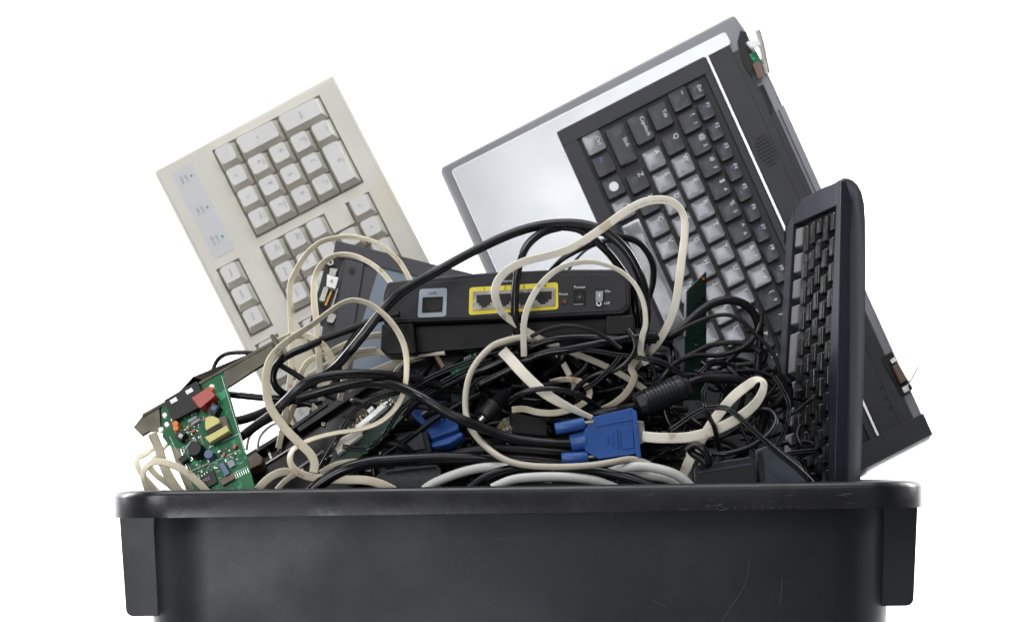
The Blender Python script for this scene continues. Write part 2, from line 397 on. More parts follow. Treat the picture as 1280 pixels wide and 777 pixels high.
for a, b_, t, t2 in ((0, 0, 'Page', 'Up'), (1, 0, 'Page', 'Down'), (0, 1, 'Home', ''), (1, 1, 'End', ''), (0, 2, 'Insert', ''), (1, 2, 'Delete', '')): bkey(75+a*U, 148+b_*30, 75+(a+1)*U, 178+b_*30, t, t2)
for b_ in range(3): bkey(75+2*U, 148+b_*30, 163, 178+b_*30)
for b_, t in enumerate(('Pause', 'Scroll', 'Print')): bkey(14, 148+b_*30.6, 43, 178+b_*30.6, t)
for b_ in range(4): bkey(14, 254+b_*29.5, 43, 283+b_*29.5, 'F%d' % (12-b_))
for a, b_, t in ((4, 0, '>'), (4, 1, 'v'), (3, 1, '^'), (4, 2, '<')): bkey(75+a*U+1, 148+b_*30, 75+(a+1)*U+1, 178+b_*30, t)
for b_ in range(6):
    for a in range(5): bkey(75+a*U, 254+b_*30, 75+(a+1)*U, 284+b_*30, '<=|\\]'[a] if b_ == 0 else random.choice('POIULKJM'))

# ------------------------------------------------------------------ silver and black laptop base
PL = Plane(W(553, 210, .345), W(918, 23, .372), W(1167, 545, .292))
lt = thing('broken_laptop', 'silver and black laptop base, screen torn off, standing on its corner at the back', 'laptop', W(850, 740, .30))
def lp(u, v): return (742.5+.890*u+.4115*v, 180-.456*u+.9114*v)
def lq(u0, v0, u1, v1): return [lp(u0, v0), lp(u1, v0), lp(u1, v1), lp(u0, v1)]
m = MB(); m.prism(PL, rpoly([lp(-189, -63), lp(228, -66), lp(233, -40), lp(237, 30), lp(237, 519), lp(-189, 519)], 7, 5), -.024, -.0016, 'silver_edge'); m.build('base_tray', lt, bevel=.003, seg=3)
m = MB(); m.prism(PL, rpoly([lp(-177, -52), lp(208, -50), lp(209, -32), lp(-36.5, -32), lp(-36.5, 500), lp(-177, 500)], 5, 3), -.0016, .0010, 'silver_palmrest'); m.build('palm_rest', lt, bevel=.0008)

m = MB()
for r in ((-37, -34, 170.5, -14), (-37, -14, -17, 488), (162, -14, 170.5, 488), (176.5, -31, 205, 488)): m.prism(PL, rpoly(lq(*r), 2), -.0016, .0016, 'laptop_black')
m.prism(PL, lq(205, -22, 216, 488)[:], -.0016, .0016, 'laptop_black')
m.prism(PL, lq(216, 62, 223, 488), -.0016, .0006, 'laptop_black')
m.prism(PL, lq(-177, 488, 236, 517), -.0016, .0040, 'laptop_black')
m.prism(PL, lq(228, 66, 236, 300), -.0016, .0022, 'silver_edge')
m.build('keyboard_bezel', lt, bevel=.0006)
m = MB(); m.prism(PL, lq(-19, -16, 164, 488), -.0016, -.0006, 'laptop_well'); 
# little bright screw-like studs where the key frame meets
for r in range(6):
    for k in range(15):
        q = lp(-14.5+r*30, 16+k*30+(0, 20, 7, 0, -14, 0)[r]); m.disc(PL, q[0], q[1], .9, -.0006, .0001, 'laptop_key', n=6)
m.build('key_well', lt)
m = MB(); m.prism(PL, lq(171.8, -32, 175.2, 487), -.0014, .0022, 'chrome_strip'); m.build('trim_strip', lt, bevel=.0003)
m = MB()
for i in range(9):
    l = (12, 17, 20, 21, 22, 22, 20, 17, 12)[i]; m.prism(PL, lq(192-l/2, 87+i*4.6, 192+l/2, 89+i*4.6), .0016, .0019, 'grille_dark')
m.build('speaker_grille', lt)
m = MB(); m.prism(PL, lq(217, 30, 224, 488), -.0014, -.0008, 'grille_dark'); m.prism(PL, lq(216, 32, 220, 66), .0016, .0020, 'grille_dark'); m.build('hinge_channel', lt)
# broken hinge corner at the top, and the one at the lower right
hp = MB()
hp.prism(PL, [(925, 40), (933, 42), (936, 60), (944, 74), (940, 98), (929, 82), (922, 52)], -.001, .0030, 'hole_black')
hinge = hp.build('broken_hinge', lt)
h2 = MB(); h2.prism(PL, [(936, 71), (945, 66), (952, 80), (944, 84)], .003, .0045, 'pcb_green'); h2.prism(PL, [(940, 83), (948, 80), (954, 99), (947, 102)], .0030, .007, 'brown_plastic')
h2.prism(PL, [(932, 57), (940, 53), (948, 55), (950, 60), (938, 64)], .0030, .0075, 'white_plastic'); sub(h2, 'hinge_board', hinge, lt, bevel=.0004)
h3 = MB(); h3.sweep([PL.at(946, 40, .004), PL.at(951, 56, .003), PL.at(955, 74, .001), PL.at(959, 92, 0)], [(x*.0028, y*.0006) for x, y in CIRC], 'nickel'); sub(h3, 'hinge_spring', hinge, lt)
hp = MB(); hp.prism(PL, [(1100, 448), (1114, 440), (1141, 486), (1128, 496)], .0016, .0022, 'hole_black'); hg = hp.build('broken_hinge', lt)
h2 = MB(); h2.prism(PL, [(1114, 460), (1121, 455), (1132, 476), (1124, 481)], .0022, .0075, 'brown_plastic'); h2.prism(PL, [(1111, 452), (1117, 448), (1120, 453), (1114, 457)], .0022, .006, 'nickel'); h2.prism(PL, [(1126, 486), (1133, 482), (1136, 489), (1129, 493)], .0022, .005, 'nickel'); sub(h2, 'hinge_board', hg, lt, bevel=.0004)
h3 = MB(); h3.sweep([PL.at(1134, 482, .002), PL.at(1140, 473, .008), PL.at(1146, 461, .012)], [(x*.0008, y*.0008) for x, y in CIRC], 'nickel'); sub(h3, 'hinge_spring', hg, lt)
for a, b_ in ((1101, 486), (1106, 498), (1113, 510), (1091, 529)):
    pass
m = MB()
for a, b_ in ((1101, 486), (1107, 498), (1113, 510), (1091, 529)): m.disc(PL, a, b_, 2.2, .0016, .0020, 'grille_dark')
m.build('power_buttons', lt)
def lkey(uc, vc, wu, wv, t='', t2='', blue='', worn_sheen=False, round_=False):
    m = MB(); mt = 'laptop_key_worn_sheen' if worn_sheen else 'laptop_key'
    q = rpoly(lq(uc-wu/2, vc-wv/2, uc+wu/2, vc+wv/2), 3, 2)
    k = len(q); g = lambda s_, h: [PL.at(lp(uc, vc)[0]+(x-lp(uc, vc)[0])*s_, lp(uc, vc)[1]+(y-lp(uc, vc)[1])*s_, 0)+PL.n*h for x, y in q]
    rg = [g(1.0, -.0006), g(.99, .0022), g(.93, .0034), g(.55, .0028)]   # dished top
    m.add([p for r in rg for p in r], [(a*k+i, a*k+(i+1) % k, (a+1)*k+(i+1) % k, (a+1)*k+i) for a in range(3) for i in range(k)]+[tuple(3*k+i for i in range(k))], mt)
    if t:
        sz = 9 if len(t) == 1 else 7
        text(m, PL, t, *lp(uc+wu*.24, vc-(0 if len(t) > 2 else wv*.22)), sz, -65.7, .0037, 'white_print')
    if t2: text(m, PL, t2, *lp(uc+wu*.22, vc+wv*.2), 7, -65.7, .0037, 'white_print')
    if blue: text(m, PL, blue, *lp(uc-wu*.05, vc-wv*.26), 6.5, -65.7, .0037, 'blue_print')
    if round_:
        q = lp(uc, vc); m.disc(PL, q[0], q[1], 6, .0029, .0036, 'white_print')
    o = m.build('key', lt, sharp=35)
kw = 25.5
row0 = [('Ctrl', 0), ('Fn', 30), ('', 60), ('Alt', 90)]
lkey(0, 0, kw, 26, 'Ctrl', worn_sheen=True); lkey(0, 30, kw, 26, blue='Fn'); lkey(0, 60, kw, 26, round_=True); lkey(0, 90, kw, 26, 'Alt', worn_sheen=True)
lkey(0, 184, kw, 152, worn_sheen=True)
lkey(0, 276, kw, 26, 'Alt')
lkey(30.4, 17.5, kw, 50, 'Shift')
for i, c in enumerate('ZXCVBNM,./'): lkey(30.2, 67.6+30*i, kw, 26, c, worn_sheen=i not in (0, 1))
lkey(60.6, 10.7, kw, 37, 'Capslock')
for i, c in enumerate('ASDFGHJKL;\''): lkey(60.4, 52+30*i, kw, 26, c, worn_sheen=i < 9)
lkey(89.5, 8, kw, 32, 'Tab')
for i, c in enumerate('QWERTYUIOP[]'): lkey(90.3, 45.2+30*i, kw, 26, c, worn_sheen=0 < i < 8)
for i, c in enumerate('`1234567890-='): lkey(120, .5+30.2*i, kw, 26, '~!@#$%^&*()_+'[i], c, worn_sheen=i in (7, 8))
lkey(143.8, 0, 18, 22, 'Esc')
for i in range(12): lkey(144.4, 28+27.8*i, 18, 22, 'F%d' % (i+1), blue='*' if i % 3 else '=')

# ------------------------------------------------------------------ black keyboard seen nearly edge-on
PK = Plane(W(1053, 222, .095), W(1046, 610, .095), W(983, 440, .215))
sk = thing('black_keyboard', 'black computer keyboard standing upright nearly edge-on at the right of the tub', 'keyboard', W(1030, 760, .06))
outl = rpoly([(1054, 222), (1030, 233), (1003, 247), (990, 268), (985, 300), (980, 420), (974, 520), (968, 700), (1043, 700), (1050, 420)], 9, 4)
m = MB(); Yn = .094
sect = [(1050, 300), (1051.5, 250), (1053, 222), (1058, 222), (1064, 224.5), (1070, 230), (1075, 239), (1078.5, 253), (1080, 275), (1080.5, 330), (1079.5, 420), (1076, 540), (1073, 620), (1070, 720), (1043, 720), (1046, 600), (1048.5, 450)]
d_ = PK.at(973, 430)-PK.at(1049.5, 420); rgs = []
for s_, dr in ((0, 1.2), (.02, 0), (.25, 5), (.5, 11), (.7, 17), (.82, 23), (.91, 31), (.97, 43), (1.0, 62)):
    rg = []
    for x, y in sect:
        f = max(0, min(1, (330-y)/108)); p = W(x, y, Yn)+d_*s_; p.z -= f*dr*.00063
        if s_ == 0: p += Vector((0, .001, 0))+(W(1064, 420, Yn)-W(x, 420, Yn))*.06
        rg.append(p+PK.n*-.0090*(1 if x < 1056 and y > 222 else .2))
    rgs.append(rg)
n = len(sect); m.add([p for g in rgs for p in g], [(k*n+i, k*n+(i+1) % n, (k+1)*n+(i+1) % n, (k+1)*n+i) for k in range(len(rgs)-1) for i in range(n)]+[tuple(range(n)), tuple((len(rgs)-1)*n+i for i in range(n))], 'side_keyboard_plastic')
m.build('case', sk, sharp=55)
def nearx(y): return 1046-10*min(max((y-257)/223, 0), 1)
def farx(y): return 992-11*min((y-281)/199, 1)-6*max((y-480)/120, 0)
def kp(s_, t):
    a = (nearx(257+t), 257+t); b_ = (farx(281+t), 281+t); return (a[0]+(b_[0]-a[0])*s_, a[1]+(b_[1]-a[1])*s_)
m = MB()
m.prism(PK, [(1052, 226), (1046, 229)]+[kp(0, t) for t in (0, 60, 120, 220, 440)]+[(1041.5, 700), (1048.5, 420)], -.0092, .0006, 'side_keyboard_plastic')
m.prism(PK, [(1046, 228), (1030, 234), (1004, 248), (993, 264), kp(1, 0), kp(0, 0)], -.0092, .0006, 'side_keyboard_plastic')
m.prism(PK, [(991, 264), (984, 285), (977, 420), (972, 520), (965, 700)]+[kp(1.0, t) for t in (440, 220, 120, 60, 0)], -.0092, .0006, 'side_keyboard_plastic')
m.build('frame', sk, bevel=.0008)
m = MB()
offs = [0, 9, -6, 4, 12, 0]; xs = [0.07, .235, .39, .54, .69, .85]
for r in range(6):
    s0 = xs[r]; s1 = s0+.125; t = 3; k = 0
    while t < 420 and k < 12:
        L = 29 if not (r == 0 and k == 0) else 27
        if r in (5,) and k % 2 == 0: L = 60 if k == 4 else 29
        if k == 0 and r not in (0, 5): L = 29+offs[r]
        q = [kp(s0, t), kp(s0, t+L), kp(s1, t+L), kp(s1, t)]
        mm = MB(); c = [sum(p[i] for p in q)/4 for i in (0, 1)]
        lo = [PK.at(x, y, 0)+PK.n*-.0090 for x, y in q]; hi = [PK.at(c[0]+(x-c[0])*(.66 if r < 5 else .9), c[1]+(y-c[1])*.80, 0)+PK.n*(-.0012 if r < 5 else (-.0022, -.0022, -.0008, -.0008)[i]) for i, (x, y) in enumerate(q)]
        mm.add(lo+hi, [(0, 1, 5, 4), (1, 2, 6, 5), (2, 3, 7, 6), (3, 0, 4, 7), (4, 5, 6, 7)], 'side_key_sheen' if r == 5 else 'side_key_black')
        mm.build('key', sk, bevel=.0012, seg=2)
        t += L+3.4; k += 1

# ------------------------------------------------------------------ torn-off laptop screen
PS = Plane(W(418, 301, .218), W(600, 345, .218), W(385, 540, .165))
sc = thing('laptop_screen', 'dark torn-off laptop screen with blue-grey panel in front of the beige keyboard', 'screen', W(480, 640, .17))
def sp(a, b_):   # a along the top edge 0..1, b down the left edge 0..1
    return (419+a*330-b_*52, 301+a*80+b_*330)
m = MB(); m.prism(PS, [sp(0, 0), sp(1, 0), sp(1, 1), sp(0, 1)], -.009, 0, 'screen_bezel'); m.build('lid', sc, bevel=.0022, seg=3)
m = MB()
for q in ([sp(0, 0), sp(1, 0), sp(1, .06), sp(0, .06)], [sp(.045, .06), sp(.12, .06), sp(.12, 1), sp(.045, 1)]): m.prism(PS, q, .0001, .0022, 'screen_bezel')
m.build('bezel', sc, bevel=.001)
m = MB(); m.prism(PS, [(475, 331), (640, 372), (590, 600), (418, 600), (447, 420)], 0, .0009, 'lcd_panel'); m.build('lcd', sc)
m = MB(); m.prism(PS, [(409, 322), (428, 325), (404, 408), (387, 404)], .0001, .0007, 'hole_black'); m.disc(PS, 440, 340, 4.2, .0022, .0028, 'hole_black')
hb = m.build('hinge_slot', sc)
m = MB()
m.disc(PS, 413, 330, 4.2, .0007, .004, 'nickel'); m.disc(PS, 413, 330, 1.6, .004, .0045, 'hole_black')
m.prism(PS, [(413, 337), (422, 338), (419, 347), (411, 345)], .0007, .004, 'nickel')
m.prism(PS, [(409, 346), (423, 350), (419, 364), (408, 361)], .0007, .006, 'white_plastic'); m.disc(PS, 414.5, 354.5, 1.8, .006, .0066, 'copper_gold')
m.prism(PS, rpoly([(405, 361), (411, 363), (405, 381), (399, 378)], 2), .0007, .006, 'nickel'); m.prism(PS, [(413, 364), (416, 365), (408, 384), (405, 382)], .0007, .003, 'copper_gold')
m.prism(PS, [(421, 362), (423, 362), (414, 392), (412, 391)], .0007, .003, 'nickel')
m.prism(PS, rpoly([(412, 392), (421, 396), (416, 406), (408, 404)], 2), .0023, .004, 'nickel')
sub(m, 'hinge_bracket', hb, sc, bevel=.0003)

# ------------------------------------------------------------------ router
PR = Plane(W(482, 402, .100), W(780, 392, .088), W(484, 357, .103))
ro = thing('router', 'black network router showing its back panel with a yellow four-port frame', 'router', W(640, 442, .12))
m = MB()
panel = rpoly([(483, 352), (592, 341), (700, 336), (776, 336), (787, 346), (788, 383), (779, 392), (640, 398), (478, 404), (478, 366)], 5, 3)
m.prism(PR, panel, -.105, -.0012, 'router_plastic'); m.build('upper_shell', ro, bevel=.002, seg=3)
m = MB(); m.prism(PR, rpoly([(489, 358), (592, 348), (700, 342.5), (775, 342.5), (782, 350), (783, 381), (776, 388), (640, 395), (484, 400.5), (483, 368)], 4, 3), -.0012, .0004, 'router_plastic'); m.build('back_panel', ro, bevel=.0005)
m = MB()
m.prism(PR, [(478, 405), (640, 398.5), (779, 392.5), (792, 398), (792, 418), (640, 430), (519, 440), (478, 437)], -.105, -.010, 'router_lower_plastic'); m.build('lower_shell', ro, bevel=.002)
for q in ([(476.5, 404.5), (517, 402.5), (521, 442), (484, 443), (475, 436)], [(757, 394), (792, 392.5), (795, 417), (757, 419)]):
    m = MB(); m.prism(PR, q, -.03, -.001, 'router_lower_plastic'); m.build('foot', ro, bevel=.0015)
m = MB(); m.prism(PR, rpoly([(524.5, 361.5), (559, 359.8), (557.8, 395.5), (522, 397)], 3.5), .0005, .0010, 'port_blue_grey'); lpn = m.build('line_port', ro)
m = MB(); m.prism(PR, [(528.5, 372), (554, 370.8), (553, 390), (527.5, 391.2)], .0010, .0013, 'router_lower_plastic'); m.prism(PR, [(532, 375), (551.5, 374), (551, 386.5), (536.5, 390), (536, 387), (531.5, 386)], .0013, .0015, 'hole_black')
text(m, PR, 'LINE', 541, 366.6, 4.4, 3, .0013, 'grille_dark', 1.1); sub(m, 'socket', lpn, ro)
m = MB(); m.prism(PR, rpoly([(587, 359.5), (697.5, 352.8), (698, 386.5), (586, 393.8)], 4), .0005, .0010, 'port_yellow'); ypf = m.build('port_frame', ro)
m = MB(); m.prism(PR, [(591.5, 365), (694, 360), (694, 382.3), (591, 388)], .0010, .0024, 'nickel'); 
text(m, PR, '1', 605.5, 361.4, 6, 3, .0013, 'grille_dark'); text(m, PR, '2', 631.5, 360, 6, 3, .0013, 'grille_dark'); text(m, PR, '3', 655, 358.8, 6, 3, .0013, 'grille_dark'); text(m, PR, '4', 681, 357.4, 6, 3, .0013, 'grille_dark')
sub(m, 'port_shield', ypf, ro)
for i in range(4):
    x = 596+i*24.4; y = 369.3-i*1.25; m = MB()
    m.prism(PR, [(x, y), (x+20.5, y-1), (x+20.5, y+9), (x+16.5, y+9.2), (x+16.5, y+12.5), (x+13, y+12.7), (x+13, y+15), (x+6, y+15.4), (x+6, y+13), (x+3.5, y+13.1), (x+3.5, y+10), (x, y+10.1)], .0025, .0028, 'hole_black')
    sub(m, 'ethernet_port', ypf, ro)
m = MB(); text(m, PR, 'Ethernet', 634, 351.2, 4.6, 2, .0009, 'white_print', 1.1); text(m, PR, 'Reset', 704.5, 367.6, 4.2, 1, .0009, 'white_print', 1.15); text(m, PR, 'Power', 724.8, 359, 4.8, 1, .0009, 'white_print', 1.15); text(m, PR, 'On', 759.5, 364.2, 4.6, 1, .0009, 'white_print', 1.15); text(m, PR, 'Off', 758.5, 379.2, 4.6, 1, .0009, 'white_print', 1.15)
m.build('lettering', ro)
m = MB(); m.disc(PR, 706, 376.5, 4.0, .0005, .0009, 'hole_black'); m.disc(PR, 706, 376.5, 2.8, .0009, .0013, 'red_brown'); m.build('reset_button', ro)
m = MB(); m.prism(PR, [(717, 363), (732, 362.4), (732, 380.6), (717, 381)], .0004, .0011, 'router_lower_plastic'); m.disc(PR, 724.7, 371.5, 5.6, .0011, .0013, 'hole_black'); m.disc(PR, 724.9, 372, 1.5, .0013, .0035, 'nickel'); m.prism(PR, [(717.5, 380.2), (729, 379.8), (729, 380.8), (717.5, 381.2)], .0011, .0014, 'switch_grey'); m.build('power_socket', ro)
m = MB(); m.prism(PR, [(743.5, 360.5), (756, 360.2), (755.5, 384.6), (743.5, 385)], .0005, .0009, 'hole_black'); sw = m.build('power_switch', ro)
m = MB(); m.prism(PR, [(744.8, 364.5), (754, 364.2), (753.6, 376.6), (744.8, 376.8)], .0009, .0028, 'switch_grey'); m.prism(PR, [(748.8, 367), (750.2, 367), (750.2, 371.8), (748.8, 371.8)], .0028, .0030, 'white_print')
m.disc(PR, 748.6, 379.4, 3.6, .0009, .0014, 'white_print'); m.disc(PR, 748.6, 379.4, 1.9, .0014, .0016, 'hole_black'); sub(m, 'rocker', sw, ro, bevel=.0002)
m = MB()
for i in range(14):
    q = (500+i*19.5, 396.7+4.5-(i*19.5)*.035); pass
m.sweep([PR.at(484, 402.5, .0006), PR.at(560, 399.5, .0006), PR.at(640, 396.6, .0006), PR.at(778, 390, .0006)], [(x*.0003, y*.0003) for x, y in CIRC], 'router_plastic'); m.build('seam', ro)

# ------------------------------------------------------------------ modem card with steel bracket
PC = Plane(W(205, 505, .085), W(345, 437, .075), W(250, 606, .055))
pc = thing('expansion_card', 'green circuit card with a long steel bracket and red and yellow parts', 'circuit board', W(280, 606, .06))
m = MB(); m.prism(PC, [(202, 504), (278, 462), (300, 540), (318, 608), (322, 632), (254, 632), (241, 606), (226, 560), (212, 557), (203, 546)], -.0016, 0, 'pcb_green'); bd = m.build('board', pc)
PBk = Plane(PC.at(178, 519, .0), PC.at(342, 428, .0), PC.at(178, 519, .0)+Vector((.006, -.014, -.012)))
m = MB()
m.prism(PC, [(166.5, 533.5), (178, 519), (209, 502), (277, 461), (326, 432.5), (342, 427), (341, 447), (281, 485.8), (240, 470), (215, 508), (201, 520), (201, 539), (187, 538), (177, 544)], -.0035, -.0022, 'bracket_steel')
m.prism(PC, [(178, 517.5), (342, 425.5), (342.5, 429), (178.5, 521)], -.0035, .0010, 'bracket_steel')
m.prism(PC, [(279, 461), (342, 427), (341, 447), (282, 485.8)], -.002, .0002, 'bracket_steel')
m.prism(PC, [(338, 420), (342, 418), (354, 443), (350, 448)], -.010, .002, 'bracket_steel')
m.prism(PC, [(166.5, 533.5), (178, 519), (199, 507), (201, 539), (187, 538), (177, 544)], -.002, -.0002, 'bracket_steel')
m.build('bracket', pc, bevel=.0003)
m = MB(); m.prism(PC, [(209, 503), (249.5, 479), (262, 507), (219, 529)], .0002, .006, 'chip_black')
for x, y in ((220.5, 503.5), (240, 491.8)): m.prism(PC, [(x-5, y), (x+3, y-4.5), (x+5.5, y), (x-2.5, y+4.5)], .006, .0063, 'white_plastic')
m.build('phone_jack', pc, bevel=.0004)
m = MB(); m.prism(PC, rpoly([(245.5, 503.5), (266.5, 489), (276.5, 500), (256, 516.6)], 2.5), .0002, .0115, 'component_red'); m.build('capacitor', pc, bevel=.0015, seg=3)
m = MB(); m.disc(PC, 222.5, 532, 4.6, .0002, .006, 'component_orange', r2=3.4); m.disc(PC, 223, 537.5, 4.6, .0002, .006, 'component_orange', r2=3.4); m.disc(PC, 264, 487.5, 4.5, .0002, .003, 'component_orange', r2=3.4); m.build('ceramic_capacitors', pc)
m = MB(); m.prism(PC, [(257, 534), (262, 541), (268, 557.5), (292, 544), (284, 521.5), (279, 523)], .0002, .005, 'transformer_core'); tr = m.build('transformer', pc, bevel=.0005)
m = MB(); m.prism(PC, rpoly([(262, 534), (263, 527), (271, 524.5), (279, 528), (280, 533), (263, 543)], 2), .005, .010, 'transformer_yellow'); m.prism(PC, [(261, 551), (288, 536), (291, 543), (267, 557.5)], .005, .009, 'transformer_yellow'); m.prism(PC, [(263, 543), (280, 534), (282, 538), (264, 548)], .005, .0088, 'chip_black'); sub(m, 'winding', tr, pc, bevel=.0005)
m = MB(); a = PC.at(249, 566, 0); m.lathe(a, a+PC.n*.011, [(0, .0062), (.9, .0062), (1, .0054)], 'chip_black'); a = PC.at(265, 571, 0); m.lathe(a, a+PC.n*.008, [(0, .0035), (1, .0035)], 'resistor_blue'); m.build('buzzer', pc)
m = MB(); m.prism(PC, [(247, 601), (267, 587), (273, 603), (252, 615)], .0002, .0022, 'chip_black'); text(m, PC, 'CMX', 258, 601, 6, 30, .0024, 'legend_grey'); m.build('chip', pc)
m = MB()
def chipb(x, y, a, w_, h_, ht, mt):
    c, s_ = math.cos(math.radians(a)), math.sin(math.radians(a))
    m.prism(PC, [(x+p*c+q*s_, y-p*s_+q*c) for p, q in ((-w_, -h_), (w_, -h_), (w_, h_), (-w_, h_))], .0002, ht, mt)
for x, y, a, w_, h_, ht, mt in [(271, 515, 60, 7, 5, .008, 'chip_black'), (272, 514, 60, 3, 3, .0085, 'resistor_blue'), (229, 547, 60, 6, 4.5, .007, 'chip_black'), (230, 548, 60, 2.5, 2.5, .0075, 'label_grey'), (232, 576, 40, 5, 3.5, .006, 'chip_black'), (283, 588, -60, 8, 3.2, .005, 'resistor_blue'), (290, 580, 30, 4, 4, .002, 'legend_grey'), (242, 525, 30, 6, 1.6, .003, 'switch_grey'), (246, 528, 30, 6, 1.6, .003, 'switch_grey'), (281, 569, 60, 2.4, 1.4, .003, 'component_red'), (295, 559, 60, 2.6, 1.5, .003, 'component_red'), (243, 540, 20, 2.2, 1.3, .003, 'component_red'), (236, 537, 20, 2.2, 1.3, .003, 'component_red'), (259, 524, 20, 2.5, 1.3, .003, 'component_red'), (286, 600, 30, 9, 3.5, .003, 'brown_plastic')]: chipb(x, y, a, w_, h_, ht, mt)
rr = random.Random(3)
for i in range(230):
    v_ = rr.uniform(0, 1); x = 212+(60)*rr.random()+v_*28; y = 520+v_*85-(x-212-v_*28)*.45
    if 255 < x < 292 and 522 < y < 558: continue
    chipb(x, y, rr.choice((28, -62)), rr.uniform(.5, 1.8), rr.uniform(.3, .7), rr.uniform(.0004, .0012), rr.choice(('solder', 'solder', 'white_print', 'chip_black', 'component_red')))
def tr_(x0, y0, x1, y1, w_=.28, mt='solder'):
    d = Vector((x1-x0, y1-y0)).normalized(); n_ = Vector((-d.y, d.x))*w_
    m.prism(PC, [(x0+n_.x, y0+n_.y), (x1+n_.x, y1+n_.y), (x1-n_.x, y1-n_.y), (x0-n_.x, y0-n_.y)], .0001, .00025, mt)
for a in ((277, 470, 306, 565), (260, 560, 300, 541), (300, 541, 306, 560), (232, 560, 238, 552), (238, 552, 252, 545), (243, 545, 247, 558), (250, 543, 254, 555), (262, 580, 282, 570), (282, 570, 300, 562), (295, 590, 310, 583), (240, 588, 262, 578), (236, 533, 262, 520), (262, 520, 268, 530), (225, 560, 240, 590), (276, 600, 296, 590), (254, 520, 258, 530), (212, 545, 222, 566)): tr_(*a, mt='white_print')
for i in range(8): tr_(291+i*2.6, 594-i*1.3, 293+i*2.6, 599-i*1.3, .35)
for i in range(6): tr_(244+i*3.2, 603-i*2.2, 242.5+i*3.2, 600-i*2.2, .3)
for i in range(16):
    x, y = rr.uniform(228, 300), rr.uniform(540, 605)
    if y > 470+(x-277)*3.2: tr_(x, y, x+rr.uniform(3, 9), y-rr.uniform(1, 4), .2, 'white_print')
m.build('small_components', pc)
m = MB(); 
for x, y in ((206.5, 519), (209, 530.5), (201.5, 537), (265, 483.5)): m.disc(PC, x, y, 4.0, .0001, .0012, 'solder', r2=2.6)
m.prism(PC, [(203, 512), (210, 508), (214, 540), (205, 544)], .00005, .0003, 'port_blue_grey') if False else None
m.build('screws', pc)

# ------------------------------------------------------------------ drive cage, lower left
PD = Plane(W(300, 600, .125), W(490, 470, .150), W(420, 600, .105))
dc = thing('drive_cage', 'black metal drive cage with small screws slanting up beside the green card', 'drive cage', W(400, 620, .12))
m = MB(); m.prism(PD, [(296, 584), (320, 566), (410, 510), (470, 476), (500, 478), (470, 540), (430, 640), (290, 640)], -.010, 0, 'drive_black'); m.build('side_plate', dc, bevel=.0006)
m = MB(); m.prism(PD, [(296, 581), (366, 538), (410, 507), (412, 511), (368, 542), (298, 587)], 0, .006, 'drive_black')
m.prism(PD, [(372, 538), (457, 482), (500, 470), (500, 476), (462, 488), (376, 544)], 0, .005, 'drive_black'); 
m.prism(PD, [(318, 588), (378, 551), (379, 553), (319, 590.5)], .0001, .0016, 'nickel'); m.prism(PD, [(333, 563), (337, 561), (341, 574), (338, 576)], .0001, .0016, 'nickel')
m.prism(PD, [(365, 590), (400, 566), (401, 568), (366, 593)], .0001, .0016, 'switch_grey')
m.build('rail', dc, bevel=.0005)
for x, y in ((404.7, 531), (349.7, 564), (367, 537.7), (403, 566)):
    m = MB(); m.disc(PD, x, y, 3.1, .0001, .0018, 'nickel', r2=2.2); m.disc(PD, x, y, 1.3, .0018, .0020, 'hole_black'); m.build('screw', dc)
m = MB(); m.prism(PD, [(311, 582), (325, 573), (333, 580), (331, 588), (314, 596)], .0001, .010, 'brown_plastic'); m.build('connector', dc, bevel=.0006)
PH = Plane(W(420, 560, .092), W(490, 510, .098), W(450, 580, .075))
hd = thing('drive_board', 'long green and silver circuit board lying under the black cables left of centre', 'circuit board', W(440, 580, .08))
m = MB(); m.prism(PH, [(420, 560), (436, 532), (486, 498), (520, 484), (505, 520), (470, 556), (425, 590), (405, 592)], -.002, 0, 'pcb_dark_green'); m.build('board', hd)
m = MB(); m.prism(PH, [(446, 536), (482, 506), (486, 510), (450, 541)], 0, .004, 'white_plastic'); m.prism(PH, [(420, 560), (450, 540), (455, 545), (424, 570)], 0, .003, 'beige_plastic'); m.prism(PH, [(461, 517), (467, 511), (470, 514), (464, 520)], 0, .005, 'white_plastic'); m.prism(PH, [(481, 509), (486, 505), (488, 507), (483, 511)], 0, .005, 'solder'); m.build('connector_strip', hd, bevel=.0003)
m = MB()
for i in range(110):
    t = rr.random(); x = 440+t*48+rr.uniform(-6, 6); y = 536-t*33+rr.uniform(-8, 5)
    m.prism(PH, [(x, y), (x+rr.uniform(1, 2.4), y-1), (x+2.2, y+rr.uniform(.6, 1.6)), (x+.6, y+1.6)], 0, rr.uniform(.0005, .002), rr.choice(('solder', 'chip_black', 'copper_gold', 'nickel', 'brown_plastic')))
for i in range(26):
    t = rr.random(); x = 445+t*50+rr.uniform(-4, 4); y = 570-t*38+rr.uniform(-4, 4); m.prism(PH, [(x, y), (x+2.5, y-1.5), (x+3.5, y), (x+1, y+1.6)], 0, .001, rr.choice(('pcb_green', 'solder', 'pcb_green')))
m.build('components', hd)

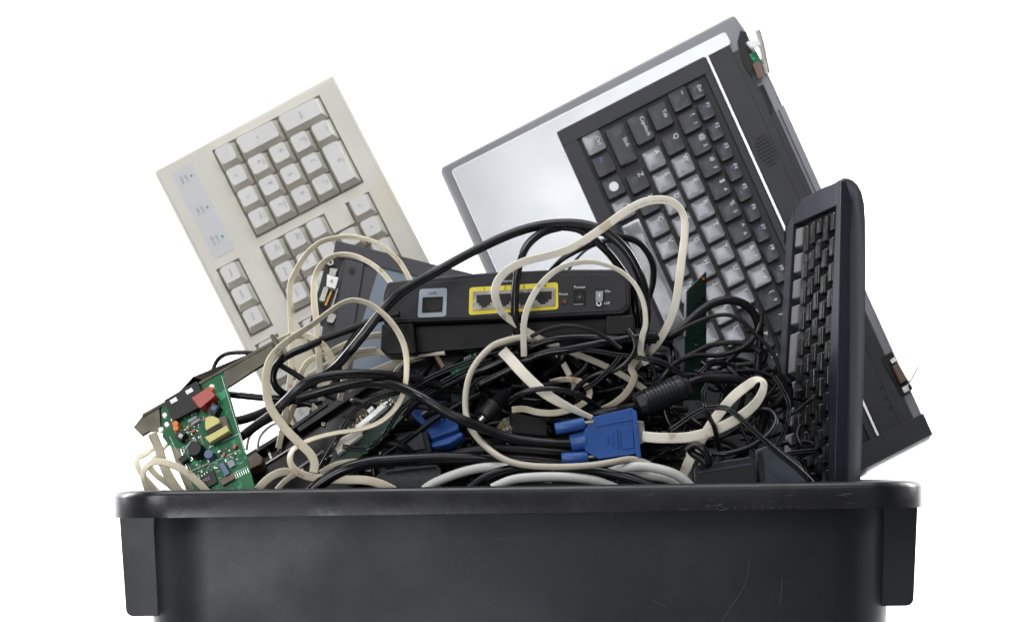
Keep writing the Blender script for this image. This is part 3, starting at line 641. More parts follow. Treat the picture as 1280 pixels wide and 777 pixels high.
# ------------------------------------------------------------------ upright dark green board on the right
PG = Plane(W(859, 362, .150), W(883, 340, .165), W(859, 480, .150))
gb = thing('memory_board', 'narrow dark green circuit board standing upright in front of the laptop keys', 'circuit board', W(868, 480, .155))
m = MB(); m.prism(PG, [(858.5, 364), (883, 339.5), (883, 500), (856, 500)], -.0014, 0, 'pcb_dark_green'); m.build('board', gb)
m = MB(); m.prism(PG, [(857.2, 364), (858.5, 362), (857, 420), (856, 420)], -.0016, .0004, 'switch_grey'); m.disc(PG, 879, 348, 2.2, 0, .0008, 'component_orange', n=3)
for i in range(16): x, y = rr.uniform(862, 881), 372+i*6.5; m.disc(PG, x, y, rr.uniform(.8, 2.2), 0, .0015, rr.choice(('chip_black', 'chip_black', 'solder')), n=5)
m.build('components', gb)

# ------------------------------------------------------------------ cables with plugs
def plug_thing(name, label, cat, loc): return thing(name, label, cat, loc)
# blue video cable in front
PV = Plane(W(740, 545, .058), W(800, 540, .062), W(745, 580, .056))
vc = thing('video_cable', 'thick black cable ending in a bright blue video plug, right of centre above the rim', 'cable', W(745, 575, .06))
cord('cord', None, None, 'black_wire_glossy', 5.6, [.09, .075, .05, .05, .055, .058], [(372, 498), (410, 487), (446, 479), (480, 479), (503, 484.5), (525, 495), (543, 506), (561, 517), (581, 526), (602, 534), (634, 546), (660, 551), (690, 553.5), (720, 553.5)], parent=vc)
m = MB()
m.lathe(W(713, 554, .060), W(733, 550, .060), [(0, .0062), (.05, .0070), (.8, .0072), (1, .0085)], 'vga_blue', 20)
m.prism(PV, [(730, 538), (741, 521.5), (789, 510), (793, 516), (797, 567), (748, 574), (731, 564)], -.011, .004, 'vga_blue')
m.prism(PV, [(788, 511), (794.5, 515), (800, 572), (796, 573.5), (793, 566)], -.013, .007, 'vga_blue')
pg = m.build('plug', vc, bevel=.0012, seg=3)
m = MB()
m.prism(PV, rpoly([(776, 538), (790, 536), (791.5, 560), (777.5, 562)], 1), .004, .0049, 'vga_blue')
for x, h in ((757, 6), (763.5, 8), (769, 12), (772, 12)): m.prism(PV, [(x, 549-h), (x+1.5, 549-h), (x+2.3, 549+h), (x+.8, 549+h)], .004, .0052, 'vga_blue')
m.prism(PV, [(744, 532), (791, 523), (791, 525), (744, 534)], .004, .0047, 'vga_blue')
sub(m, 'grip_ribs', pg, vc, bevel=.0002)
for (ax, ay), (bx, by), (cx, cy) in (((694, 536), (731, 528.5), (742, 527)), ((702, 573), (735, 571), (746, 569.5))):
    m = MB(); m.lathe(W(ax, ay, .056), W(bx, by, .056), [(0, .0042), (.04, .0048), (.96, .0048), (1, .0042)], 'vga_blue', 14); m.lathe(W(bx, by, .056), W(cx, cy, .056), [(0, .0018), (1, .0018)], 'nickel', 10); sub(m, 'thumbscrew', pg, vc)
m = MB(); m.prism(PV, rpoly([(795, 526), (804.5, 526.5), (807, 552), (798, 556)], 2), -.009, .002, 'nickel'); sub(m, 'metal_shell', pg, vc, bevel=.0005)
# second blue plug deeper in the heap
PV2 = Plane(W(540, 530, .118), W(572, 520, .118), W(541, 552, .108))
v2 = thing('video_cable', 'blue video plug half buried under crossing black cables left of centre', 'cable', W(545, 548, .115))
m = MB(); m.prism(PV2, [(512, 516), (545, 508), (572, 512), (575, 540), (540, 552), (530, 540)], -.012, .005, 'vga_blue'); m.prism(PV2, [(538, 556), (560, 548), (578, 541), (580, 546), (562, 557), (541, 561)], -.006, .003, 'vga_blue'); pg = m.build('plug', v2, bevel=.0015, seg=3)
m = MB()
for i in range(4): m.prism(PV2, [(538+i*6, 524-i*2), (540+i*6, 523.5-i*2), (545+i*6, 536-i*2), (543+i*6, 537-i*2)], .005, .0060, 'vga_blue')
sub(m, 'grip_ribs', pg, v2, bevel=.0003)
cord('cord', None, None, 'black_wire', 5, .118, [(512, 525), (500, 540), (490, 560), (486, 590), (484, 640)], parent=v2)
for px_, py_, pts in ((816, 467, [(809, 464), (822, 458), (828, 464), (824, 473), (812, 476)]), (816, 419, [(810, 416), (822, 415), (823, 423), (811, 424)])):
    Pq = Plane(W(px_, py_, .16), W(px_+10, py_, .16), W(px_, py_+10, .155)); m = MB(); m.prism(Pq, pts, -.012, 0, 'vga_blue'); o = m.build('plug_cap', None, W(px_, py_, .16), bevel=.001)
    tag(o, 'small blue plastic plug end ' + ('just above the black bundle right of the router' if py_ < 440 else 'deep between black cables above the ribbed choke'), 'plug')
# audio jack cable
ja = thing('audio_cable', 'thin black cable arching over the middle of the heap to a ribbed jack plug', 'cable', W(620, 505, .07))
cord('cord', None, None, 'black_wire_glossy', 3.0, [.072, .055, .05, .056, .085, .10], [(634, 503), (640, 498), (651, 491.5), (667, 487), (690, 485.5), (712, 489.5), (730, 497), (746, 508), (756, 520), (764, 545)], parent=ja)
m = MB(); prf = [(0, .0058), (.1, .0074), (.45, .0074)]
for i in range(7): prf += [(.47+i*.07, .0066-i*.0003), (.50+i*.07, .0052-i*.0003), (.53+i*.07, .0066-i*.0003)]
m.lathe(W(605, 521, .066), W(637, 488, .072), prf, 'chip_black', 18); jp = m.build('plug', ja, sharp=50)
m = MB(); m.lathe(W(600, 527, .066), W(605, 521, .066), [(0, .002), (.2, .003), (1, .003)], 'nickel', 12); sub(m, 'tip', jp, ja)
# black plug with bright metal end
PJ = Plane(W(640, 530, .078), W(683, 534, .085), W(642, 546, .074))
pj = thing('network_plug', 'blocky black plug with a crumpled metal end left of the blue plug', 'plug', W(660, 545, .08))
m = MB(); m.prism(PJ, [(637, 519), (644, 516), (683, 523), (684.5, 545), (642, 541)], -.014, 0, 'chip_black'); m.build('body', pj, bevel=.0008)
m = MB(); m.prism(PJ, [(622, 531), (628, 524), (637, 519), (641, 541), (634, 543), (624, 541)], -.012, -.002, 'nickel'); 
for i in range(14): x, y = rr.uniform(624, 638), rr.uniform(523, 541); m.prism(PJ, [(x, y), (x+3, y-1.5), (x+3.4, y+1.5), (x+.5, y+3)], -.002, rr.uniform(-.001, .002), rr.choice(('nickel', 'solder', 'copper_gold')))
m.build('metal_end', pj)
# ferrite cable
fe = thing('choke_cable', 'thick black cable with a fat ribbed ferrite choke on the right side of the heap', 'cable', W(830, 500, .085))
a, b_ = W(795, 508, .082), W(862, 480, .088); prf = [(0, .006), (.03, .0092), (.16, .0105), (.17, .0092), (.21, .0092), (.22, .0105)]
for i in range(8): prf += [(.26+i*.065, .0105), (.27+i*.065, .0097), (.285+i*.065, .0097), (.295+i*.065, .0105)]
prf += [(.84, .0105), (.85, .0092), (.89, .0092), (.90, .0105), (.97, .0096), (1, .006)]
m = MB(); m.lathe(a, b_, prf, 'adapter_black', 26); m.build('ferrite_choke', fe, sharp=45)
cord('cord', None, None, 'black_wire', 5.3, [.088, .10, .12], [(855, 482), (872, 475), (890, 472.5), (920, 474), (945, 488), (955, 520), (940, 560)], parent=fe)
cord('cord', None, None, 'black_wire', 5.3, [.082, .07, .10], [(800, 506), (782, 511), (765, 514), (740, 519), (715, 530), (690, 545)], parent=fe)

# ------------------------------------------------------------------ adapters and boxes
def slab(name, label, cat, pts, Y0, Y1, th, mt, extra=None, bevel=.002):
    cx = sum(p[0] for p in pts)/len(pts); top = min(pts, key=lambda p: p[1]); bot = max(pts, key=lambda p: p[1])
    Pq = Plane(W(cx-20, top[1], Y0), W(cx+20, top[1], Y0+.002), W(cx, bot[1], Y1)); t = thing(name, label, cat, W(cx, bot[1], (Y0+Y1)/2))
    m = MB(); m.prism(Pq, pts, -th, 0, mt); b = m.build('housing', t, bevel=bevel, seg=3)
    if extra: extra(t, Pq)
    return t
def ex1(t, P_):
    m = MB(); m.prism(P_, [(872, 589), (938, 578), (941, 581), (873, 592)], .0001, .0007, 'adapter_blue_grey'); m.build('seam', t, bevel=.0003)
    m = MB(); m.lathe(P_.at(900, 582, -.008), P_.at(901, 558, -.010), [(0, .0065), (.35, .0060), (.4, .0045), (.6, .0045), (.65, .0052), (1, .0035)], 'adapter_black', 14); m.build('strain_relief', t)
slab('power_adapter', 'black power adapter with rounded top lying against the rim at the right', 'adapter', rpoly([(866, 581), (940, 569), (946, 575), (948, 640), (868, 640)], 5), .062, .055, .045, 'adapter_black', ex1)
def ex2(t, P_):
    m = MB(); m.prism(P_, [(946, 566), (952, 564), (958, 620), (952, 620)], .0001, .0012, 'adapter_black'); m.build('label_strip', t, bevel=.0003)
slab('power_adapter', 'blue-grey power adapter with slanted sides right of the black adapter', 'adapter', [(943, 562), (966, 553), (1000, 576), (1013, 602), (1013, 640), (953, 640)], .075, .065, .04, 'adapter_blue_grey', ex2)
def ex3(t, P_):
    m = MB(); m.prism(P_, [(482, 590), (545, 582), (546, 585), (482, 593)], .0001, .0008, 'adapter_black'); m.build('seam', t, bevel=.0002)
slab('power_adapter', 'dark grey speckled power adapter under the thick cables at the front rim', 'adapter', rpoly([(470, 594), (486, 586), (546, 580), (552, 586), (553, 640), (472, 640)], 3), .064, .056, .05, 'adapter_speckled', ex3)
def ex4(t, P_):
    m = MB(); m.prism(P_, [(484, 560), (496, 546), (528, 540), (532, 562), (500, 566)], 0, .003, 'adapter_speckled'); m.build('raised_panel', t, bevel=.0012)
slab('power_adapter', 'dark power brick with a lighter raised face behind the thick bottom cables', 'adapter', rpoly([(476, 562), (500, 540), (534, 536), (542, 570), (545, 640), (476, 640)], 3), .10, .09, .03, 'adapter_black', ex4)
def ex5(t, P_):
    m = MB(); m.prism(P_, [(543, 446), (547, 444), (556, 459), (552, 463)], 0, .003, 'brown_plastic'); m.build('contact_strip', t, bevel=.0003)
slab('ribbon_connector', 'black square connector tilted under the router with a brown strip beside it', 'connector', [(548, 447), (566, 433), (580, 445), (560, 462), (552, 463), (543, 446)], .115, .105, .012, 'chip_black', ex5, .0008)
slab('drive_plug', 'black rectangular power plug between the dark screen and the router', 'connector', [(520, 462), (540, 449), (554, 466), (532, 478)], .118, .11, .012, 'chip_black', None, .0008)
def ex6(t, P_):
    m = MB()
    for i in range(9): x, y = 570+i*3.2, 452-i*1.3; m.prism(P_, [(x, y), (x+2, y-.8), (x+2.4, y+1.4), (x+.4, y+2.2)], 0, .0016, rr.choice(('solder', 'chip_black', 'white_plastic')))
    m.build('components', t)
slab('board_scrap', 'small green circuit board scrap poking out beneath the router', 'circuit board', [(560, 462), (588, 441), (600, 446), (572, 474)], .118, .108, .0016, 'pcb_green', ex6, 0)
slab('dark_filler', 'wide black filler slab added to darken the gaps beneath the tangled cables', 'filler', [(600, 452), (740, 426), (786, 409), (800, 404), (832, 414), (850, 440), (858, 560), (852, 660), (600, 660)], .185, .150, .05, 'adapter_black')  # added dark slab, stops bright surfaces behind showing between the cables
slab('steel_plate', 'scratched grey-brown metal plate showing in the gap by the coiled wires left of centre', 'metal plate', [(498, 525), (512, 505), (530, 512), (528, 545), (512, 555)], .125, .115, .003, 'bracket_steel', None, .0005)

# ------------------------------------------------------------------ beige flat telephone cords
rb = ribbon
rb('flat_cable', 'beige flat cord arching highest over the beige keyboard and down behind the router', 'beige_cord', 8, [.13, .15, .15, .15, .13, .12], [(348, 560), (358, 510), (364, 460), (364, 410), (362.5, 361), (369, 341), (382, 319), (399, 303.5), (420, 297), (438, 295.5), (455, 298), (475, 306), (496, 323), (508, 341), (518, 362)], tw=[20, 10, 20, 40, 55, 60, 50, 40])
rb('flat_cable', 'beige flat cord making the inner arch over the broken hinge of the dark screen', 'beige_cord', 8.5, [.12, .13, .14, .14, .12, .11], [(402, 500), (399, 450), (396.5, 410), (393, 380), (392.5, 360), (395, 343), (403, 329), (418, 319.5), (438, 318.5), (458, 326), (475, 338), (488, 353), (496, 368)], tw=[5, 10, 15, 30, 50, 55, 50, 45])
rb('flat_cable', 'beige flat cord rising in a tall arch before the screen and folding along the rim', 'beige_cord', 11, [.05, .05, .05, .06, .07, .07, .065, .065, .06, .055, .05, .05], [(392, 590), (393, 578), (387, 566), (370.5, 550), (352, 530), (336.5, 505), (332.5, 478), (336, 454), (347, 437), (365, 422), (391, 405), (410, 390.5), (428, 378.5), (444, 375), (463, 380.5), (481, 394), (496, 412.5), (505.5, 433), (508.5, 456), (506.5, 481), (500, 501), (487, 518), (469.5, 530), (446, 537), (419, 541), (395, 547), (379, 553.5), (366.5, 562), (362.5, 574), (368, 586), (382, 594), (404, 598), (432, 599), (458, 600), (480, 606), (500, 618), (512, 634)], tw=[0, 5, 15, 35, 60, 70, 60, 50, 55, 60, 65, 60, 40, 10, 0, 10])
rb('flat_cable', 'beige flat cord curling from the steel bracket down behind the thick black cable', 'beige_cord', 9, [.125, .12, .115, .12, .12], [(343, 431), (352, 424), (365, 419.5), (380, 419), (394, 424), (407, 435), (415, 449), (416, 465), (408, 480), (401, 495)], tw=[40, 20, 5, 10, 30])
rb('flat_cable', 'short beige flat cord looped under the bracket curl in front of the keyboard corner', 'beige_cord', 7, [.13, .135, .13], [(372, 480), (376, 467), (384, 453), (395, 446), (406, 444), (412, 452)], tw=20)
rb('flat_cable', 'pale flat cord running straight from the keyboard corner to the dark cables', 'pale_cord', 6, [.14, .135], [(368, 492), (385, 470), (412, 453), (438, 440), (470, 436)], tw=25)
rb('flat_cable', 'beige flat cord passing level behind the left foot of the router, upper of two', 'beige_cord', 8, [.14, .135, .13], [(410, 442), (424, 434), (440, 427), (462, 420), (490, 417)], tw=20)
rb('flat_cable', 'beige flat cord passing level behind the left foot of the router, lower of two', 'beige_cord', 8, [.13, .14, .135], [(425, 500), (430, 475), (432, 458), (442, 446), (460, 441), (480, 441), (500, 443)], tw=[30, 20, 0])
rb('flat_cable', 'wide pale grey flat cord slanting up under the left foot of the router', 'grey_cord', 13, [.14, .13], [(440, 476), (472, 464), (500, 452), (530, 442)], tw=10)
rb('flat_cable', 'thin beige cord curving beneath the left foot of the router towards the black connector', 'pale_cord', 5, [.12, .105], [(490, 470), (502, 455), (518, 446), (536, 442.5), (556, 441)], tw=30)
rb('flat_cable', 'long pale flat cord forming the tallest loop, over the router and across the laptop keys', 'pale_cord', 10.5, [.12, .085, .055, .055, .055, .05, .045, .045, .05, .06, .09, .13], [(705, 440), (688, 430), (671, 420.5), (645, 405), (627, 389.6), (619, 370), (621.5, 353), (634, 338), (655, 327), (683, 319.8), (709, 312), (735, 297.5), (758, 281.5), (781, 265), (804, 253), (827, 249.5), (844, 255), (854.5, 270), (856, 291), (852.5, 322), (848.5, 354), (843.5, 384), (834, 408), (822, 428), (806, 446), (792, 462)], tw=[50, 40, 45, 30, 15, 10, 25, 35, 15, 5, 5, 10, 35, 45, 30, 20, 25, 20, 10, 15], marks=((.53, .565), (.575, .61)))
rb('flat_cable', 'thinner pale flat cord arching inside the tall loop across the router ports', 'pale_cord', 8, [.075, .062, .06, .06, .065, .075, .09], [(655, 445), (654.5, 420), (655.5, 400), (662, 378), (674, 358), (692, 340), (713, 330), (738, 327), (761, 332), (780, 342), (795, 357.5), (804.5, 379), (807, 404), (803, 420), (801, 440), (808, 455)], tw=[5, 5, 10, 35, 50, 60, 60, 45, 10, 5])
rb('flat_cable', 'bright white flat cord crossing straight down to the blue plug', 'pale_cord', 14, [.075, .06, .055, .056], [(628, 438), (640, 451), (653, 465.5), (670.5, 482.5), (686, 494.5), (704, 505), (721, 513.5), (740, 522)], tw=[0, 0, 5, 20, 45, 60], sc=[1, 1, .9, .75])
rb('flat_cable', 'pale flat strand dropping from the black cables into the small beige loop', 'pale_cord', 8, [.11, .105], [(696, 440), (703, 452), (711, 467), (717, 482), (722, 495)], tw=10)
rb('flat_cable', 'small beige flat loop curled in the middle of the heap', 'beige_cord', 8.5, [.10, .09, .09, .085, .09], [(689, 477), (700, 474.5), (713, 474), (726, 477), (735.5, 485), (736.5, 495), (729, 504), (712, 512), (692, 516), (672, 515), (655, 511), (640, 512)], tw=[50, 40, 30, 20, 30, 10, 5, 10])
rb('flat_cable', 'beige flat cord bending up beside the left end of the ribbed choke', 'beige_cord', 9, [.10, .095, .10], [(750, 512), (765, 505.5), (779, 495), (788, 483), (793, 470), (789, 460), (796, 450), (806, 440)], tw=[40, 10, 15, 30])
rb('flat_cable', 'grey flat cord running diagonally from under the cable bundle to the choke', 'grey_cord', 8, [.10, .09, .10, .12], [(640, 421), (665, 424), (688, 429), (717.5, 441), (739, 449.5), (757, 457.5), (776, 467.5), (801, 483), (839, 509), (856, 519.6), (876, 534)], tw=15)
rb('flat_cable', 'cream flat cord looping out of the blue plug and back behind itself at the right', 'pale_cord', 13, [.06, .055, .055, .055, .06, .07, .085, .085, .085, .09, .09], [(803, 545), (818, 546.5), (834, 547), (861, 546), (888, 539), (910, 529.5), (930, 517), (945.5, 502.5), (954, 487), (953.5, 478), (944, 476), (929.5, 485), (914, 498.5), (897, 519), (884, 538), (874, 553), (864, 570), (856, 590), (850, 612)], tw=[5, 0, 0, 5, 30, 50, 20, 10, 5, 10, 20], th=2.2)
cord('round_cable', 'grey round cord curving from under the router down along the blue plug', 'cable', 'grey_cord', 4.0, [.075, .07, .07, .068, .06, .045, .043, .043, .06], [(664, 421), (650, 421.6), (634, 425), (616, 432), (599, 448.6), (588, 467), (582.5, 490), (582, 512), (585, 526), (592.7, 541.7), (606.6, 557), (623.6, 570), (642, 578), (667, 582), (703, 583), (739, 581), (766, 577), (790, 573.5), (812, 580)])
cord('round_cable', 'thick light grey cable rising from the front rim below the blue plug', 'cable', 'light_grey_cord', 5.9, [.050, .050, .052, .056], [(530, 612), (541.7, 604), (565, 594), (588, 587), (611, 583.5), (634, 584.5), (660, 590), (690, 600)])
cord('round_cable', 'thick light grey cable lying level just above the middle of the rim', 'cable', 'light_grey_cord', 6.0, [.042, .043, .05], [(615, 610), (640, 599.5), (667, 596), (703, 595.5), (739, 599.5), (760, 606), (790, 618)])
cord('round_cable', 'upper light grey cable arching at the rim left of the black adapter', 'cable', 'light_grey_cord', 5.9, [.06, .052, .05, .052], [(740, 596), (766, 588.5), (787, 583.5), (808, 583), (834, 588.5), (852, 597), (866, 610)])
cord('round_cable', 'lower light grey cable arching at the rim left of the black adapter', 'cable', 'light_grey_cord', 5.6, [.06, .06, .06], [(770, 596), (798, 593), (820, 595.5), (839.5, 600), (856, 612)])
# left end beige tangle under the card
rb('flat_cable', 'beige flat cord dropping straight under the steel bracket at the left end', 'beige_cord', 12, [.05, .055, .06], [(190, 541), (194, 550), (199, 562), (204, 580), (214, 600), (228, 620)], tw=0)
rb('flat_cable', 'beige flat cord arching in front of the green card to the rim corner', 'beige_cord', 9.5, [.045, .04, .042, .05], [(262, 618), (249, 604), (234, 591), (215, 580.5), (196, 576.5), (183, 583), (179, 595), (183, 608), (188, 620)], tw=[10, 15, 30, 40, 20])
rb('flat_cable', 'beige flat cord bulging out leftmost at the corner of the tub', 'beige_cord', 9, [.07, .065, .055], [(196, 556), (182, 567), (171.5, 573), (173, 585), (182, 598), (196, 614)], tw=[50, 35, 20])
rb('flat_cable', 'beige flat cord crossing low behind the leftmost bulge', 'beige_cord', 8, [.06, .06], [(186, 582), (195, 593), (207, 602), (222, 614)], tw=10)
rb('flat_cable', 'thin brownish cord bending behind the lower corner of the green card', 'beige_cord', 5, [.08, .075, .07], [(222, 543), (212, 553), (200, 565), (190, 575)], tw=40)
rb('flat_cable', 'brown-grey flat strip behind the left edge of the green card', 'grey_cord', 11, [.08, .08], [(218, 555), (224, 575), (230, 592), (240, 615)], tw=10)
rb('flat_cable', 'thin beige cord arc between the card and the drive cage, outer one', 'pale_cord', 4, [.10, .11, .10], [(308, 562), (312, 545), (324, 534), (338, 526), (352, 520)], tw=50)
rb('flat_cable', 'thin beige cord arc between the card and the drive cage, inner one', 'pale_cord', 3.6, [.105, .11, .10], [(322, 562), (324, 548), (331, 538), (342, 530), (354, 527)], tw=50)
rb('flat_cable', 'beige flat cord bend at the rim right of the green card', 'beige_cord', 10, [.05, .055, .06], [(322, 612), (333, 600), (345, 592), (358, 589), (368, 594)], tw=[20, 10, 30])
rb('flat_cable', 'grey flat cord tucked beneath the beige bend right of the green card', 'grey_cord', 7, [.055, .06], [(346, 612), (355, 602), (366, 594), (380, 588)], tw=20)
rb('flat_cable', 'broad beige flat cord showing flat under the black cables near the left front', 'beige_cord', 15, [.07, .072], [(402, 594), (420, 584), (442, 580), (464, 582)], tw=20)
rb('flat_cable', 'pale flat cord slanting over the drive board', 'pale_cord', 7, [.085, .085], [(416, 560), (430, 549), (446, 541), (462, 528)], tw=20)
rb('flat_cable', 'twisted beige flat cord above the drive cage behind a thick black cable', 'beige_cord', 9, [.15, .15, .14], [(352, 540), (362, 520), (372, 500), (388, 506), (404, 522)], tw=[10, 50, 10])

# ------------------------------------------------------------------ black round cables
BK, BG, BD = 'black_wire', 'black_wire_glossy', 'dusty_wire'
cord('power_cable', 'thick black cable arching from the left of the heap over the router top', 'cable', BG, 5.4, [.12, .08, .075, .08, .09, .10, .10, .10, .12], [(340, 506), (372, 488), (413, 463), (435, 441), (453, 419.5), (473, 394), (496, 370), (517.5, 355), (538.7, 343), (560, 331), (593.5, 313), (632, 295), (663, 284.5), (694, 279.5), (724.8, 280), (750.5, 287), (773.7, 303), (789, 322), (801, 347), (807, 374), (807, 402), (800, 440)])
cord('power_cable', 'black cable hanging down across the yellow port frame', 'cable', BG, 4.6, [.105, .09, .075, .072, .075, .09], [(700, 284), (684, 288), (671, 295), (658, 308), (650, 326), (645.5, 350), (643.5, 375), (644, 398), (648, 425), (655, 445)])
cord('power_cable', 'black cable curving down behind the right corner of the router, inner one', 'cable', BG, 4.6, [.105, .11, .12], [(700, 283), (722, 286), (740, 297), (757, 312), (772, 330), (786, 352), (793, 375), (797, 410)])
cord('power_cable', 'black cable rising in a short arc above the router top under the pale cord', 'cable', BG, 3.0, [.12, .11, .11], [(680, 350), (690, 336), (704, 323), (726, 311), (745, 303.5), (765, 300)])
cord('thin_cable', 'grey thin wire beside the short black arc above the router', 'cable', 'adapter_blue_grey', 1.8, [.14, .14], [(710, 338), (722, 322), (736, 310), (752, 304)])
cord('thin_cable', 'black cable bending across the silver palm rest right of the big arch', 'cable', BK, 4.0, [.12, .13, .14, .14], [(748, 290), (772, 295), (795, 301), (808, 313), (816, 331), (815.5, 354), (808, 378), (800, 400)])
cord('power_cable', 'thick black cable bowing over the left of the heap in front of the dark screen', 'cable', BG, 5.4, [.07, .06, .055, .06, .075, .09], [(298, 548), (318, 533), (338, 519), (356, 502), (372, 486), (392, 474.5), (419, 468.5), (446, 467), (473, 468), (500, 471.5), (525, 475), (550, 482)])
cord('power_cable', 'black cable rising from behind the green card beneath the thick bowed cable', 'cable', BK, 5.2, [.09, .10, .10], [(288, 527), (304, 524), (322, 518), (345, 508), (368, 498), (400, 490), (430, 484)])
cord('power_cable', 'glossy black cable running behind the green card level with its red part', 'cable', BG, 3.9, [.10, .10, .10], [(272, 490), (284, 492.5), (305, 494.5), (330, 497), (360, 499), (390, 505)])
cord('thin_cable', 'thin black cable looping up behind the steel bracket', 'cable', BG, 2.5, [.10, .105, .10], [(266, 478), (266, 464), (271, 451), (281, 443), (295, 440.5), (315, 441), (340, 446)])
cord('power_cable', 'black cable hooked in a U bend left of the tall beige arch', 'cable', BG, 4.3, [.12, .10, .095, .095, .10, .12], [(404, 424), (385, 433), (366, 441), (350, 451), (341.5, 466), (343, 480), (352, 490), (366, 495.5), (384, 498)])
cord('power_cable', 'dark cable lying across the corner of the torn-off screen to the router', 'cable', BK, 4.2, [.12, .11, .10], [(400, 425), (428, 415), (452, 406), (475, 398), (500, 392)])
cord('power_cable', 'dark cable dropping steeply behind the large diagonal black cable', 'cable', BK, 4.6, [.11, .115, .12], [(458, 402), (444, 420), (430, 442), (422, 462), (418, 490)])
cord('thin_cable', 'black cable slanting behind the U bend on the beige keyboard corner', 'cable', BG, 3.4, [.11, .115], [(350, 456), (365, 465), (382, 476), (398, 488), (420, 498)])
cord('power_cable', 'very thick black cable sweeping low along the front left of the rim', 'cable', BG, 7.2, [.055, .052, .055, .062, .07], [(376, 628), (398, 606), (417, 593), (437, 584.5), (464, 578), (490, 575.5), (520, 573.5), (555, 572.5), (600, 574), (650, 576), (690, 580), (720, 585)])
cord('power_cable', 'second very thick black cable just above the lowest one in front', 'cable', BK, 5.8, [.085, .075, .075, .08], [(540, 580), (575, 567), (610, 562), (650, 563), (690, 566), (716, 570), (745, 585)])
cord('power_cable', 'black cable dipping under the light grey cables at the middle of the rim', 'cable', BG, 5.4, [.045, .050, .054, .05], [(585, 612), (606, 597), (630, 588), (660, 585), (700, 588), (738, 588), (765, 592), (795, 600), (822, 612)])
cord('thin_cable', 'black cable crossing upward in front of the buried blue plug', 'cable', BG, 3.2, [.085, .10, .11], [(462, 584), (480, 568), (503, 553), (526, 537), (549.5, 520), (575, 505), (600, 492)])
cord('twin_wire', 'shiny twin black wire running from the drive board up to the right, upper one', 'cable', BG, 1.5, [.075, .07, .075, .085, .10], [(398, 590), (402, 582), (411, 566), (421, 550), (431, 529), (444, 513), (464, 501), (488, 492.5), (516, 483.5), (539.5, 471), (561, 461.5), (588, 451), (612, 441), (640, 434)], twin=3.4)
cord('twin_wire', 'shiny twin black wire running from the drive board up to the right, lower one', 'cable', BG, 1.5, [.07, .07, .08, .09, .10], [(428, 557.5), (453, 561), (468, 555.7), (482, 541), (495, 519), (512.4, 501), (534, 488), (561, 473), (588, 459.5), (615, 450)], twin=3.4)
cord('power_cable', 'black cable rising from the crossing left of centre to the bundle under the router', 'cable', BG, 4.2, [.085, .09, .095, .09, .085, .085, .10], [(505, 520), (518, 505), (534, 494), (555.7, 483), (581, 471), (615, 457), (642, 444), (667, 432), (694, 424), (730, 421.5), (766, 423.5), (800, 424), (840, 426)])
cord('power_cable', 'thick black cable forming the lower edge of the bundle under the router', 'cable', BG, 4.6, [.09, .085, .08, .085, .10], [(600, 480), (635, 463), (660, 449), (685, 440.5), (712, 436.5), (739, 431), (766, 426), (800, 421), (825, 420.5), (850, 414)])
cord('thin_cable', 'thin black cable arching up against the router underside', 'cable', BK, 2.3, [.08, .072, .07, .075], [(610, 436), (640, 430), (658, 423), (676, 414.5), (694, 408.5), (712, 406.7), (730, 409.7), (748, 417), (762, 425), (776, 436)])
cord('thin_cable', 'thin black cable dropping past the right foot of the router and looping back', 'cable', BG, 3.0, [.075, .07, .075, .085], [(784, 412), (792, 424), (793, 438), (782, 453), (766, 463), (745, 468), (728, 478), (716, 492)])
cord('twin_wire', 'short shiny twin wire crossing the grey cord diagonally', 'cable', BG, 1.6, [.07, .07], [(776, 445), (766, 457), (754, 469), (741, 480), (730, 486)], twin=3.4)
cord('twin_wire', 'dull twin wire running right from the bundle towards the ribbed choke', 'cable', BG, 1.4, [.08, .078, .08], [(722, 437), (744, 438.5), (770, 443), (794, 446), (825, 452.5), (843, 462), (862, 472)], twin=3)
cord('power_cable', 'thick black cable making the largest arch in front of the laptop keys', 'cable', BK, 4.8, [.09, .10, .11, .12, .13, .13], [(700, 432), (740, 426), (780, 422), (816, 422), (839.5, 419), (857.5, 405), (873.7, 390.6), (891.7, 379), (913, 375), (932, 381), (944.5, 396), (949.4, 417.7), (948.5, 439), (947, 462), (944, 490)])
cord('thin_cable', 'thin black wire winding over the large arch and down its right side', 'cable', BD, 2.3, [.09, .10, .105, .11, .12], [(836, 420.5), (861, 407), (888, 396), (909.7, 393.5), (927.7, 401), (943, 416), (957.5, 430), (968, 444.7), (974, 461), (972, 477), (961, 493), (948, 508)])
cord('thin_cable', 'black cable curling left inside the large arch', 'cable', BK, 2.8, [.125, .12, .115], [(952, 392), (951, 404), (946, 417), (934, 431), (916, 440), (896, 444), (870, 444), (850, 450)])
cord('thin_cable', 'dull cable bowing level inside the large arch', 'cable', BD, 3.0, [.125, .13, .125], [(838, 458), (852, 449), (870, 440), (888, 431.5), (913, 428), (935, 430), (950, 440)])
cord('thin_cable', 'thin wire with bright twin ends rising from behind the choke', 'cable', BG, 1.8, [.10, .11, .12], [(874, 467), (882, 459), (891, 455), (903, 454), (914, 458), (921, 466)], twin=3)
cord('thin_cable', 'thin black wire running level above the cream loop', 'cable', BG, 2.4, [.10, .11, .11], [(875, 468), (896, 466), (920, 464), (946, 464), (968, 472), (984, 486), (987, 502)])
cord('twin_wire', 'shiny twin wire running down to the rim in front of the black keyboard', 'cable', BG, 1.7, [.06, .055, .05, .048], [(838, 537), (850, 529), (866, 518), (881, 511), (902, 509), (915, 514), (930, 527), (952, 547), (974, 567), (994, 583), (1012, 600), (1020, 612)], twin=3.6)
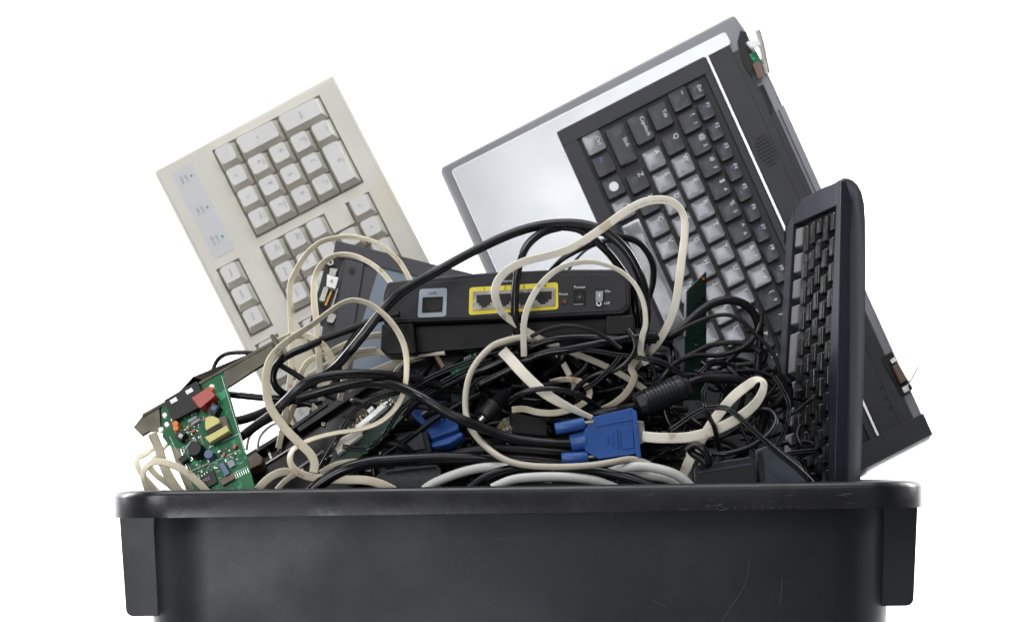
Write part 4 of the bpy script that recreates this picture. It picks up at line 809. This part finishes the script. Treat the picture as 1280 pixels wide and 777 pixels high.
cord('twin_wire', 'shiny twin wire dropping vertically between the twin strands left of the black keyboard', 'cable', BG, 1.6, [.10, .09, .085], [(968, 470), (978, 486), (985.4, 502), (986, 517), (982, 535), (975.4, 550), (970, 563)], twin=3.4)
cord('thin_cable', 'coiled black cable looping round above the two adapters', 'cable', BG, 3.0, [.058, .056, .06, .075, .085, .085], [(886, 566), (900, 567), (913.5, 565.5), (938.6, 557.5), (960, 543), (970, 526), (964, 514), (952, 511.5), (944, 520), (943, 532), (950, 542)])
cord('twin_wire', 'short shiny twin wire hanging through the cream loop', 'cable', BG, 1.6, [.08, .05, .05, .062], [(884, 480), (879, 492), (881, 508), (887, 522), (893, 534), (897, 552), (900, 566)], twin=3)
cord('twin_wire', 'twin wire stub pointing level at the black keyboard near the rim', 'cable', BG, 1.6, [.075, .08], [(978, 569), (990, 566), (1006, 564), (1020, 563)], twin=3.2)
cord('thin_cable', 'knotted black cable bunched left of the black adapter', 'cable', BG, 4.6, [.055, .05, .055, .06], [(858, 562), (868, 556), (878, 560), (885, 570), (884, 580), (875, 572), (866, 566), (860, 556)])
cord('thin_cable', 'thin black wire crossing behind the twin wires to the adapter corner', 'cable', BK, 2.0, [.08, .075], [(925, 530), (932, 545), (938, 556), (946, 566)])

# tangle of thin dull wires filling the heap (nothing in the photograph tells these apart)
rw = random.Random(21)
GRP = 'thin dull black wires tangled in the shadowed depth of the heap'
def tangle(where, n, x0, x1, y0, y1, Y0, Y1, rmin=1.6, rmax=3.6, swing=26):
    for i in range(n):
        x, y = rw.uniform(x0, x1), rw.uniform(y0, y1); a = rw.uniform(-.9, .9)+(math.pi if rw.random() < .5 else 0); pts = []; Y = rw.uniform(Y0, Y1); ys = []
        curl = rw.uniform(-.55, .55)
        for k in range(rw.randint(6, 11)):
            pts.append((x, y)); ys.append(min(max(Y, Y0), Y1)); x += 17*math.cos(a); y += 13*math.sin(a); Y += rw.uniform(-.008, .008)
            a += curl+rw.uniform(-.25, .25)
            if y < y0: a = abs(math.sin(a)); curl = abs(curl)*.5
            if y > y1: a = -abs(a) % 3.1-3.1 if False else a+1.1
            if x > x1: a += 1.5
            if x < x0: a += 1.5
        g = (i % 4 == 0)
        pts = [(min(max(p, x0-8), x1+6), max(q, y0-6)) for p, q in pts]
        cord('thin_wire', ('thin glossy black wire ' if g else 'thin dull black wire ')+'tangled '+where, 'wire', BG if g else (BD if rw.random() < .25 else BK), rw.uniform(rmin, rmax), ys, pts, group=GRP+', '+where+(', glossy' if g else ', dull'))
tangle('between the ribbed choke and black keyboard', 38, 820, 980, 462, 600, .10, .19, 1.7, 4.2)
tangle('around the blue plug', 34, 590, 830, 448, 600, .10, .16, 2.0, 4.8)
tangle('beneath the router', 14, 520, 800, 438, 520, .098, .13, 4.0, 6.0)
tangle('in front of the buried blue plug', 7, 430, 590, 505, 590, .095, .12, 3.6, 5.4)
tangle('just below the laptop keys', 7, 800, 950, 425, 465, .14, .20)
tangle('under the dark screen', 18, 410, 590, 482, 600, .105, .15, 2.0, 4.6)
tangle('at the foot of the black keyboard', 6, 955, 1010, 500, 600, .09, .19, 1.4, 2.6)
tangle('behind the drive cage', 6, 350, 420, 500, 600, .15, .19)
